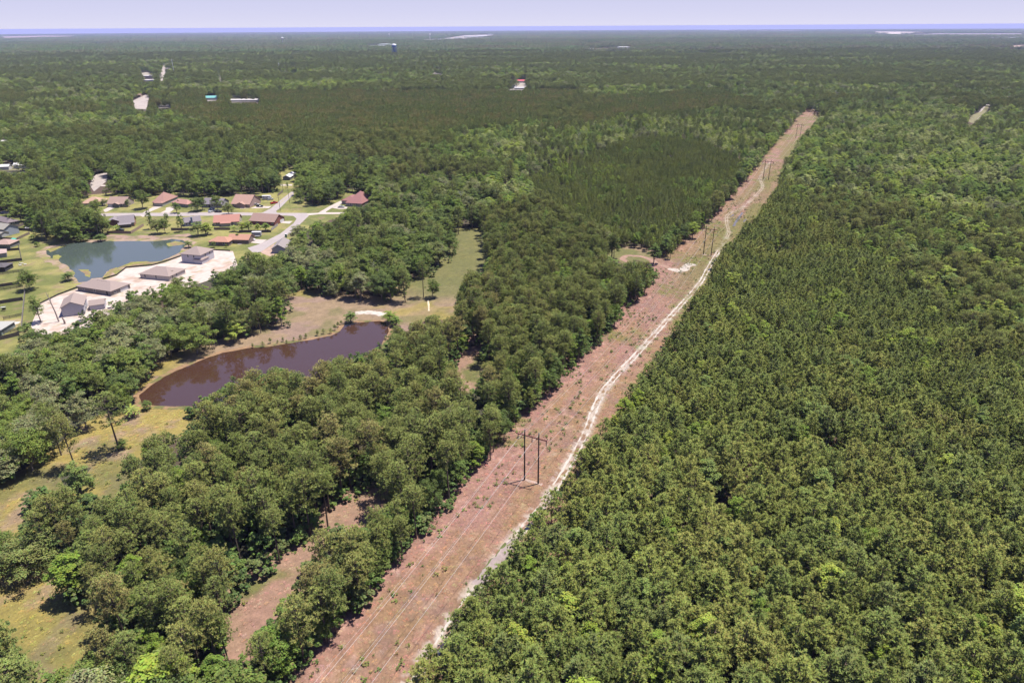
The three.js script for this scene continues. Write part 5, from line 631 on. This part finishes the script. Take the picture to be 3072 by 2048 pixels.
const yard = [['oak', Q2(920, 470), 13.5, 6.2, 0, 'large spreading oak shading the lawn between two driveways'], ['gum', Q2(600, 425), 6, 2.8, 5, 'small rounded tree by the columned porch'], ['gum', Q2(90, 405), 5.5, 2.5, 5, 'small rounded tree by the tan hip-roofed house'], ['gum', Q2(1640, 560), 8, 3, 1, 'bright young tree beside the broad driveway'], ['oak', Q2(2090, 525), 10, 4.6, 3, 'dense dark round tree beside the dormer house'], ['gum', Q2(1090, 905), 14, 3.0, 0, 'tall narrow tree above the far lake shore'], ['oak', Q2(1230, 1005), 9.5, 3.8, 2, 'olive green tree nearest the lake reeds'], ['oak', Q2(1390, 1000), 9.5, 4.2, 0, 'olive tree twin beside the narrow shore tree'], ['gum', Q2(1420, 735), 6, 2.6, 1, 'small lawn tree behind the lakeside olives'], ['gum', Q2(1755, 965), 13, 2.4, 1, 'narrow columnar tree in front of the blue house'], ['gum', Q2(2100, 1050), 9, 4.6, 5, 'yellow green willow clump beside the blue house'], ['gum', Q2(2300, 1020), 8, 4.2, 4, 'pale willow clump above the lake corner'], ['gum', Q2(1900, 1300), 4.5, 2.6, 5, 'reedy bush at the corner of the lake'],
  ['oak', Q1(450, 760), 13, 7, 1, 'big yard oak over the grey hip-roofed house'], ['oak', Q1(760, 560), 13, 7, 4, 'big bright oak behind the fenced yard'], ['oak', Q1(1130, 380), 12, 6, 5, 'greyish oak behind the lakeside pines'], ['oak', Q1(1560, 350), 16, 7, 1, 'tallest leafy oak above the tan hip roof'], ['oak', Q1(1000, 1150), 19, 6.2, 0, 'tall dark tree at the wooded lake corner'], ['tall', Q1(1330, 1150), 19, 4.8, 2, 'leaning dark pine at the wooded lake corner'], ['oak', Q1(1480, 1130), 12, 5, 3, 'dark tree beside the leaning lakeside pine'], ['gum', Q1(1760, 1090), 14, 4.6, 3, 'green tree above the lake shrubs'], ['oak', Q1(2060, 990), 13, 5.6, 3, 'rounded dark tree next to the brick house yard'], ['gum', Q1(2140, 1165), 4.5, 3.6, 3, 'low dark shrub overhanging the lake'], ['gum', Q1(1790, 1165), 4, 3.2, 3, 'dark bush on the wooded bank'], ['gum', Q1(1450, 1190), 4, 3, 5, 'grey green bush at the water edge'], ['gum', Q1(720, 1130), 3.5, 2.6, 5, 'scrubby bush beside the low climbing fence'], ['gum', Q1(790, 1280), 3.2, 2.2, 0, 'scrubby bush at the lake lawn corner'], ['oak', Q1(1700, 700), 11, 5, 0, 'yard oak in front of the tan hip-roofed house'], ['oak', Q1(2080, 640), 12, 5.4, 4, 'yard oak beside the back lane'],
  ['oak', Q3(50, 645), 9.5, 4, 3, 'dark round tree before the dark grey house'], ['oak', Q3(370, 650), 11, 4.8, 0, 'shade tree over the parked cars'], ['oak', Q3(610, 735), 8, 3.8, 2, 'grey green street tree by the bend'], ['gum', Q3(900, 1105), 7, 3.6, 4, 'bright leafy yard bush behind the cream house'], ['gum', Q3(1040, 1090), 7, 3.4, 0, 'leafy yard bush between two back yards'], ['gum', Q3(1240, 1085), 5, 3.2, 4, 'low pale bush behind the red brick house'], ['gum', Q3(1400, 1080), 5, 3, 0, 'low bush at the end of the dark fence'], ['gum', Q3(130, 1180), 8.5, 4.4, 4, 'spreading pale willow by the orange roofed house'], ['gum', Q3(820, 1320), 5.5, 2.3, 5, 'small yellowish tree in the orange house forecourt'], ['gum', Q3(290, 1445), 4, 1.4, 3, 'small conifer on the orange house lawn'], ['oak', Q3(2090, 1280), 9.5, 5.4, 5, 'grey mossy oak beside the street'], ['gum', Q3(1870, 165), 5, 1.9, 1, 'small street tree beyond the cross street'], ['oak', Q3(560, 1440), 2, 1.2, 0, 'clipped shrub on the orange house lawn'],
  ['oak', Q7(490, 595), 10.5, 5.2, 0, 'round dark lawn tree at the end of the rail fences'], ['gum', Q7(1105, 442), 4.6, 3.2, 3, 'round olive bush on the lake lawn'], ['gum', Q7(655, 1120), 13, 3.0, 5, 'thin leaning tree on the sand lot'], ['gum', Q7(470, 1330), 6, 3, 5, 'pale young tree below the grey leaning fence'], ['gum', Q7(330, 1265), 2.5, 1.4, 3, 'small shrub at the fence corner']];
for (const [k, p, H, R, t, l] of yard) solo(k, p, H, R, t, l);
// leafless trunk, stump and palms
{ const p = Q7(950, 1108), o = thing('dead_tree', 'leafless grey trunk standing on the sand lot', 'dead tree', p[0], 0, p[1], 0.4), m = new Mesher(), g = [0.26, 0.22, 0.20]; m.tube([[0, -0.2, 0], [-0.3, 5, 0.1], [-0.9, 10, 0.2], [-1.5, 14.5, 0]], [0.34, 0.27, 0.18, 0.06], 8, g); part('trunk', m.geo(), matBark, o); for (const [y, dx, dy, dz] of [[8.5, -1.5, 2, 0.6], [10, 0.9, 2.6, 0.3], [11.5, -1.2, 1.8, -0.8], [12.5, 0.5, 2, 0.6]]) { const b = new Mesher(); b.tube([[-y / 12, y, 0.1], [-y / 12 + dx * 0.6, y + dy * 0.5, dz * 0.6], [-y / 12 + dx, y + dy, dz]], [0.11, 0.07, 0.02], 5, g); part('branch', b.geo(), matBark, o); } }
{ const p = Q7(1045, 1142), o = thing('tree_stump', 'broken tree stump beside the new white gabled house', 'stump', p[0], 0, p[1]), m = new Mesher(); m.tube([[0, -0.2, 0], [0.1, 1.6, 0], [-0.3, 3, 0.1], [-0.5, 3.5, 0.1]], [0.45, 0.36, 0.28, 0.02], 8, [0.22, 0.17, 0.15]); part('trunk', m.geo(), matBark, o); }
function bareTree(p, H, R, label, grey = [0.30, 0.27, 0.27]) {
  const o = thing('dead_tree', label, 'dead tree', p[0], 0, p[1], rnd() * 6), tr = new Mesher(), br = new Mesher(); tr.tube([[0, -0.2, 0], [0.2, H * 0.35, 0.1], [0, H * 0.7, 0], [0.2, H * 0.97, 0]], [H * 0.02, H * 0.015, H * 0.008, 0.03], 7, grey);
  const grow2 = (a, d, l, r, n) => { const m = add(a, d, l * 0.5), e = add(add(m, norm(add(d, unit(), 0.5)), l * 0.5), [0, 0.1 * l, 0]); br.tube([a, m, e], [r, r * 0.75, r * 0.45], 4, grey.map((q) => q * rr(0.85, 1.15))); if (n) for (let k = 0; k < 3; k++) grow2(k ? e : m, norm(add(d, unit(), 0.9)), l * rr(0.5, 0.75), r * 0.5, n - 1); };
  for (let k = 0; k < 11; k++) { const y = H * rr(0.32, 0.9), an = k * 2.4; grow2([0, y, 0], norm([Math.cos(an), rr(0.3, 0.9), Math.sin(an)]), R * rr(0.4, 0.62), H * 0.006, 2); }
  part('trunk', tr.geo(), matBark, o); part('branches', br.geo(), matBark, o);
}
bareTree(gF(360, 300), 12, 5, 'silvery leafless oak above the meadow trees'); bareTree(gF(560, 420), 10, 6, 'grey bare-limbed tree at the meadow edge', [0.36, 0.33, 0.31]); bareTree(gG(150, 860), 9, 5, 'pale leafless tree beside the yellow field', [0.36, 0.33, 0.33]); bareTree(gF(80, 560), 11, 4, 'grey snag among the oaks behind the meadow'); bareTree(gI(1045, 560), 15, 4, 'bare topped tree near the pinkish lane'); bareTree(gd(1060, 480), 13, 5, 'grey snag in the woods beyond the meadow lane'); bareTree(gd(1330, 335), 14, 4, 'silver snag in the swampy wood'); bareTree(gd(1290, 345), 13, 4, 'second silver snag in the swampy wood'); bareTree(gd(1400, 318), 14, 3, 'slim grey snag at the head of the young pines');
function palm(p, H, R, label) { const o = thing('palm_tree', label, 'palm', p[0], 0, p[1], rnd() * 6), m = new Mesher(); m.tube([[0, -0.2, 0], [0.1, H * 0.4, 0], [0, H * 0.62, 0]], [0.24, 0.2, 0.22], 8, [0.15, 0.12, 0.10]); part('trunk', m.geo(), matBark, o); for (let i = 0; i < 30; i++) { const f = new Mesher(), a = i * 2.4, el = 0.9 - 1.4 * (i / 30), L = R * rr(0.85, 1.1), b = [0, H * 0.62, 0]; let q = b; for (let s = 1; s <= 5; s++) { const t = s / 5, e = el - 1.0 * t * t, n = [Math.cos(a) * L * t, H * 0.62 + Math.sin(el) * L * t * 0.8 - 0.5 * L * t * t * 0.6, Math.sin(a) * L * t]; for (const sd of [-1, 1]) f.tri(q, add(n, [-Math.sin(a) * sd * 0.5, -0.15, Math.cos(a) * sd * 0.5]), n, [1, 1, 1].map(() => rr(0.85, 1.15))); q = n; } part('frond', f.geo(), LEAFY.gum[i % 2 ? 5 : 4], o); } }
palm(Q2(340, 945), 4.5, 2.6, 'cabbage palm in the brown brick house yard'); palm(Q3(725, 1100), 5, 2.4, 'shaggy palm at the corner of the cream house yard'); palm(gG(890, 560), 4.6, 2.6, 'cabbage palm at the tip of the brown pond');
// young conifers and bushes along the pond bank
for (const [x, y, h] of [[630, 1545, 2.6], [690, 1512, 2.4], [750, 1510, 1.4], [795, 1497, 2.0], [825, 1512, 1.6], [885, 1490, 1.6], [940, 1480, 2.2], [985, 1472, 2.4], [1080, 1448, 2.6], [1130, 1434, 2.4], [1190, 1432, 2.6], [1225, 1405, 2.8], [1250, 1380, 2.6], [1275, 1358, 2.0], [545, 1548, 2.0]]) { const t = solo('pine', gE(x, y), h, h * 0.34, 2, 'young pine sapling on the bank of the brown pond', { name: 'pine_sapling', category: 'sapling', group: 'saplings along the pond bank' }); t.group = 'saplings along the pond bank'; }
solo('gum', gE(1355, 1345), 5.2, 3.0, 3, 'dark round bush where the pond narrows'); solo('gum', gE(1680, 1345), 5.5, 3.4, 0, 'bright bush at the inner end of the pond'); solo('gum', gE(1730, 1375), 5, 3.0, 1, 'spreading bush beside the inner pond bush'); solo('gum', gG(990, 512), 3.4, 1.7, 3, 'round bush at the near tip of the pond'); solo('gum', gG(820, 775), 3.2, 1.8, 3, 'shrub at the foot of the lone pine'); solo('gum', gE(400, 1500), 9, 4.6, 4, 'pale green bush tree against the oak wood');

// ---------------------------------------------------------------- the 300 largest of each kind as trees of their own, the rest as woods
const KINDNAME = { pine: ['pine_tree', 'pine tree'], tall: ['tall_pine_tree', 'pine tree'], gum: ['broadleaf_tree', 'tree'], oak: ['oak_tree', 'tree'] };
const SHADES = { pine: ['olive green', 'light olive', 'deep green', 'yellowish', 'blue green', 'brownish'], tall: ['olive green', 'light olive', 'deep green', 'yellowish', 'brownish', 'mid green'], gum: ['fresh green', 'mid green', 'bright lime', 'dark green', 'pale lime', 'grey green', 'pale silvery'], oak: ['mid green', 'fresh green', 'olive grey', 'dark green', 'bright green', 'pale grey'] };
const SORTS = { pine: 'bushy young pine', tall: 'tall tufted pine', gum: 'leafy broadleaf tree', oak: 'wide-crowned oak' };
const PLACES = { plantation: 'in the dense plantation along the sandy track', grove: 'in the grove between brown pond and power line', tallpines: 'in the belt between meadow and power line', oaks: 'in the oak wood between pond and houses', houses: 'in the woods round the neighbourhood houses', edge: 'on the leafy edge of the power line clearing', mixpine: 'in the mixed wood behind the plantation', block: 'in the young block beside the clearing' };
const labelOf = (t) => { const h = t.H / SHAPES[t.kind][0].H, size = h > 1.0 ? 'large ' : h < 0.78 ? 'small ' : ''; return `${size}${SHADES[t.kind][t.tone]} ${SORTS[t.kind]} ${PLACES[t.stand] ?? 'in the mixed woods'}`; };
const WOODS = { pine: ['pine_plantation_forest', 'dense mass of young pines filling the plantation blocks'], tall: ['tall_pine_forest', 'mass of tall pines spread through the woods'], gum: ['broadleaf_forest', 'mass of green broadleaf trees spread through the woods'], oak: ['oak_forest', 'mass of rounded oak crowns spread through the woods'] };
const visible = (t) => { const [px, py] = pixelOf(t.x, t.H * 0.8, t.z); return px > -10 && px < 3082 && py > 60 && py < 2080; };
function standTree(t) {
  const [name, cat] = KINDNAME[t.kind], sh = SHAPES[t.kind][t.s], o = thing(t.name ?? name, t.label ?? labelOf(t), t.category ?? cat, t.x, 0, t.z, t.turn, t.label ? t.group : `${SORTS[t.kind]}s ${PLACES[t.stand] ?? 'in the mixed woods'}`);
  o.scale.set(t.sx, t.sy, t.sx); part('trunk', sh.trunk, matBark, o); part('crown', sh.crown, LEAFY[t.kind][t.tone], o); return o;
}
const mtx = new THREE.Matrix4(), quat = new THREE.Quaternion(), UPV = new THREE.Vector3(0, 1, 0), tint = new THREE.Color();
function scatter(name, geo, mat, list, parent, colour) {
  if (!list.length) return; const im = new THREE.InstancedMesh(geo, mat, list.length); im.name = name;
  list.forEach((t, i) => { quat.setFromAxisAngle(UPV, t.turn); mtx.compose(new THREE.Vector3(t.x, t.y ?? 0, t.z), quat, new THREE.Vector3(t.sx, t.sy, t.sx)); im.setMatrixAt(i, mtx); if (colour) { const c = colour(t); im.setColorAt(i, tint.setRGB(c[0], c[1], c[2])); } });
  im.castShadow = im.receiveShadow = true; parent.add(im);
}
for (const kind in placed) {
  const list = placed[kind], own = list.filter((t) => t.label), rest = list.filter((t) => !t.label).map((t) => (t.v = visible(t), t)).sort((a, b) => (b.v - a.v) || (a.d / a.R - b.d / b.R));
  const single = rest.slice(0, Math.max(0, 300 - own.length)).filter((t) => t.v), many = rest.slice(single.length);
  own.forEach(standTree); single.forEach(standTree);
  const woods = new THREE.Group(); woods.name = WOODS[kind][0]; tag(woods, WOODS[kind][1], 'forest', null, 'stuff'); scene.add(woods);
  SHAPES[kind].forEach((sh, s) => {
    const mine = many.filter((t) => t.s === s); scatter('crown', sh.crown, kind === 'gum' || kind === 'oak' ? matLeafThin : matLeaf, mine, woods, (t) => { const c = TONES[kind][t.tone], j = 0.9 + 0.2 * hash2(t.x * 13, t.z * 13); return [c[0] * j, c[1] * j, c[2] * j]; });
    scatter('trunk', sh.trunk, matBark, mine.filter((t) => t.d < 700), woods, null);
  });
  console.log(kind, list.length, single.length);
}

{
  const g = new THREE.Group(); g.name = 'undergrowth'; tag(g, 'leafy saplings and shrubs under the trees', 'undergrowth', null, 'stuff'); scene.add(g);
  [broad(4, 1.9, 0.02, 26, 26, 0.36, 0.2), broad(4, 1.6, 0.02, 24, 26, 0.36, 0.5)].forEach((sh, s) => scatter('foliage', sh.crown, matLeafThin, under.filter((t) => t.s === s), g, (t) => t.c));
  console.log('under', under.length);
}

// ---------------------------------------------------------------- the woods from 1.3 km to the horizon
{
  const woods = new THREE.Group(); woods.name = 'distant_forest'; tag(woods, 'hazy mass of distant woods reaching the horizon', 'forest', null, 'stuff'); scene.add(woods);
  const bins = {}; for (const k in SHAPES) bins[k] = SHAPES[k].map(() => []);
  for (let d = NEAR_END, i = 0; d < 3600; i++) {
    const sp = lerp(7.8, 11, (d - NEAR_END) / 2200); d += sp; const half = 0.79 * d * 0.907 + 60;
    for (let gx = -half; gx < half; gx += sp) {
      const x = gx + rr(-0.42, 0.42) * sp, z = -d + rr(-0.42, 0.42) * sp, con = standAt(x, z), pineish = con === 'conifer' || con === 'darkpines', kind = rnd() < (pineish ? 0.78 : con === 'bright' ? 0.1 : 0.28) ? 'tall' : rnd() < 0.68 ? 'gum' : 'oak';
      const v = Math.floor(rnd() * 3) % 3, sh = SHAPES[kind][v], H = rr(0.55, 1.25) * (kind === 'tall' ? 17 : 14), k = H / sh.H, f = kind === 'oak' ? rr(1.0, 1.4) : rr(1.3, 1.9); let ok = true;
      for (const c of farOpen) if (c.has(x, z) || c.has(x * EYE / (EYE - H), z * EYE / (EYE - H))) { ok = false; break; }
      if (!ok) continue; const tones = kind === 'tall' ? [0, 2, 5] : con === 'bright' ? [0, 4, 2, 5] : [0, 1, 3, 5];
      bins[kind][v].push({ x, z, y: drop(Math.hypot(x, z)), turn: rnd() * 6.28, sx: k * f, sy: k, c: TONES[kind][pick(tones)] });
    }
  }
  for (const k in SHAPES) SHAPES[k].forEach((sh, v) => scatter('crown', sh.crown, matLeaf, bins[k][v], woods, (t) => t.c));
  // patches of canopy for the last kilometres
  const patch = (n, size, leafs, ls, share) => { const cr = new Mesher(); for (let i = 0; i < n; i++) { const x = rr(-size / 2, size / 2), z = rr(-size / 2, size / 2), H = 6 + 15 * rnd() ** 1.5, R = rr(2.8, 5.6), con = rnd() < share, c = con ? [0.15, 0.165, 0.065] : pick([[0.12, 0.18, 0.045], [0.105, 0.155, 0.045], [0.14, 0.19, 0.05]]); for (let l = 0; l < leafs; l++) { const u = unit();  leaf(cr, [x + u[0] * R, H * 0.62 + u[1] * H * 0.36, z + u[2] * R], norm(add(add(u, [0, 0.6, 0]), unit(), 0.6)), ls * rr(0.7, 1.3), c.map((q) => q * rr(0.8, 1.2))); } } return cr.geo(); };
  const P80 = [patch(120, 84, 22, 2.6, 0.9), patch(120, 84, 22, 2.6, 0.5), patch(115, 84, 22, 2.7, 0.08)], b80 = [[], [], []];
  for (let d = 3600; d < 30000;) {
    const k = d < 7000 ? 1 : 2.3, sp = 80 * k; d += sp; const half = 0.79 * d * 0.907 + 200;
    for (let gx = -half; gx < half; gx += sp) { const x = gx + rr(-0.1, 0.1) * sp, z = -d + rr(-0.1, 0.1) * sp; let ok = true; for (const c of farOpen) if (c.has(x, z) || (d < 16000 && (c.has(x + sp * 0.35, z) || c.has(x - sp * 0.35, z)))) { ok = false; break; } if (ok) b80[clamp(Math.floor((fbm(x / 700 + 3, z / 420, 3) - 0.34) * 9 + rr(-0.3, 0.3)), 0, 2)].push({ x, z, y: drop(Math.hypot(x, z)), turn: Math.floor(rnd() * 4) * Math.PI / 2, sx: k, sy: rr(0.85, 1.2), c: [1, 1, 1].map(() => rr(0.85, 1.1)) }); }
  }
  P80.forEach((g, i) => scatter('canopy', g, matLeaf, b80[i], woods, (t) => t.c));
  console.log('far', Object.values(bins).flat().map((b) => b.length).join(), b80.map((b) => b.length).join());
}

// ---------------------------------------------------------------- dry grass and weeds of the open ground
{
  const mk = (h, r, n, w) => { const m = new Mesher(); for (let i = 0; i < n; i++) { const a = rnd() * 6.28, q = r * Math.sqrt(rnd()), b = [Math.cos(a) * q, 0, Math.sin(a) * q], d = norm([Math.cos(a) * rr(0.5, 1.8), 0.6, Math.sin(a) * rr(0.5, 1.8)]), s = norm(add(norm(cross(d, [0, 1, 0])), unit(), 0.4)), t = rr(0.8, 1.2); m.tri(add(b, s, -w), add(b, s, w), add(b, d, h * rr(0.6, 1.1)), [t, t, t]); } return m.geo(); };
  const weed = broad(1, 0.62, 0.0, 9, 16, 0.22, 0.1).crown, dry = [mk(0.55, 0.45, 22, 0.05), mk(0.4, 0.6, 24, 0.06)], dryL = [[], []], weeds = [];
  const matDry = new THREE.MeshStandardMaterial({ name: 'dry_grass', vertexColors: true, roughness: 1, side: THREE.DoubleSide });
  const drop1 = (x, z, col, k) => dryL[rnd() < 0.5 ? 0 : 1].push({ x, z, y: 0.02, turn: rnd() * 6.28, sx: k * rr(0.4, 1.0), sy: k * rr(0.4, 1.0), c: col });
  for (let u = -150; u < 560; u += 0.95) for (let v = -22; v < 26; v += 0.95) {
    if (rnd() < (u > 200 ? 0.6 : 0.25)) continue; const [x, z] = fromLine(u + rr(-.5, .5), v + rr(-.5, .5)), d = trackNear.near(x, z); if (d < 1.7 && rnd() < 0.9) continue;
    const c = corridorColour(x, z); drop1(x, z, c.map((q) => q * rr(0.75, 1.25)), 1);
    if (rnd() < 0.05 * smooth(0.42, 0.62, fbm(x / 10, z / 10 + 60, 3)) * 3) weeds.push({ x, z, y: 0, turn: rnd() * 6.28, sx: rr(0.5, 1.4), sy: rr(0.4, 1.1), c: pick([[0.13, 0.19, 0.05], [0.17, 0.21, 0.06], [0.10, 0.15, 0.045], [0.20, 0.19, 0.07]]) });
  }
  for (const [poly, col, sp] of [[leftFieldSeen, fieldColour, 1.1], [lowFieldSeen, fieldColour, 0.95], [stripSeen[0], stripColour, 1.1], [stripSeen[1], stripColour, 1.0], [stripSeen[2], stripColour, 1.4]]) for (let x = poly.x0; x < poly.x1; x += sp) for (let z = poly.z0; z < poly.z1; z += sp) { const a = x + rr(-.6, .6) * sp, b = z + rr(-.6, .6) * sp; if (!poly.has(a, b) || pondPoly.has(a, b) || rnd() < 0.3) continue; drop1(a, b, col(a, b).map((q) => q * rr(0.8, 1.25)), sp > 2 ? 1.1 : 0.9); if (rnd() < 0.02) weeds.push({ x: a, z: b, y: 0, turn: rnd() * 6.28, sx: rr(0.5, 1.3), sy: rr(0.4, 1.0), c: pick([[0.14, 0.18, 0.05], [0.19, 0.20, 0.05]]) }); }
  const g = new THREE.Group(); g.name = 'dry_grass'; tag(g, 'dry tufted grass and weeds over the clearings', 'grass', null, 'stuff'); scene.add(g);
  dry.forEach((s, i) => scatter('grass', s, matDry, dryL[i], g, (t) => t.c)); scatter('weeds', weed, matLeafThin, weeds, g, (t) => t.c);
  console.log('tufts', dryL.map((l) => l.length).join(), weeds.length);
}

renderer.render(scene, camera);
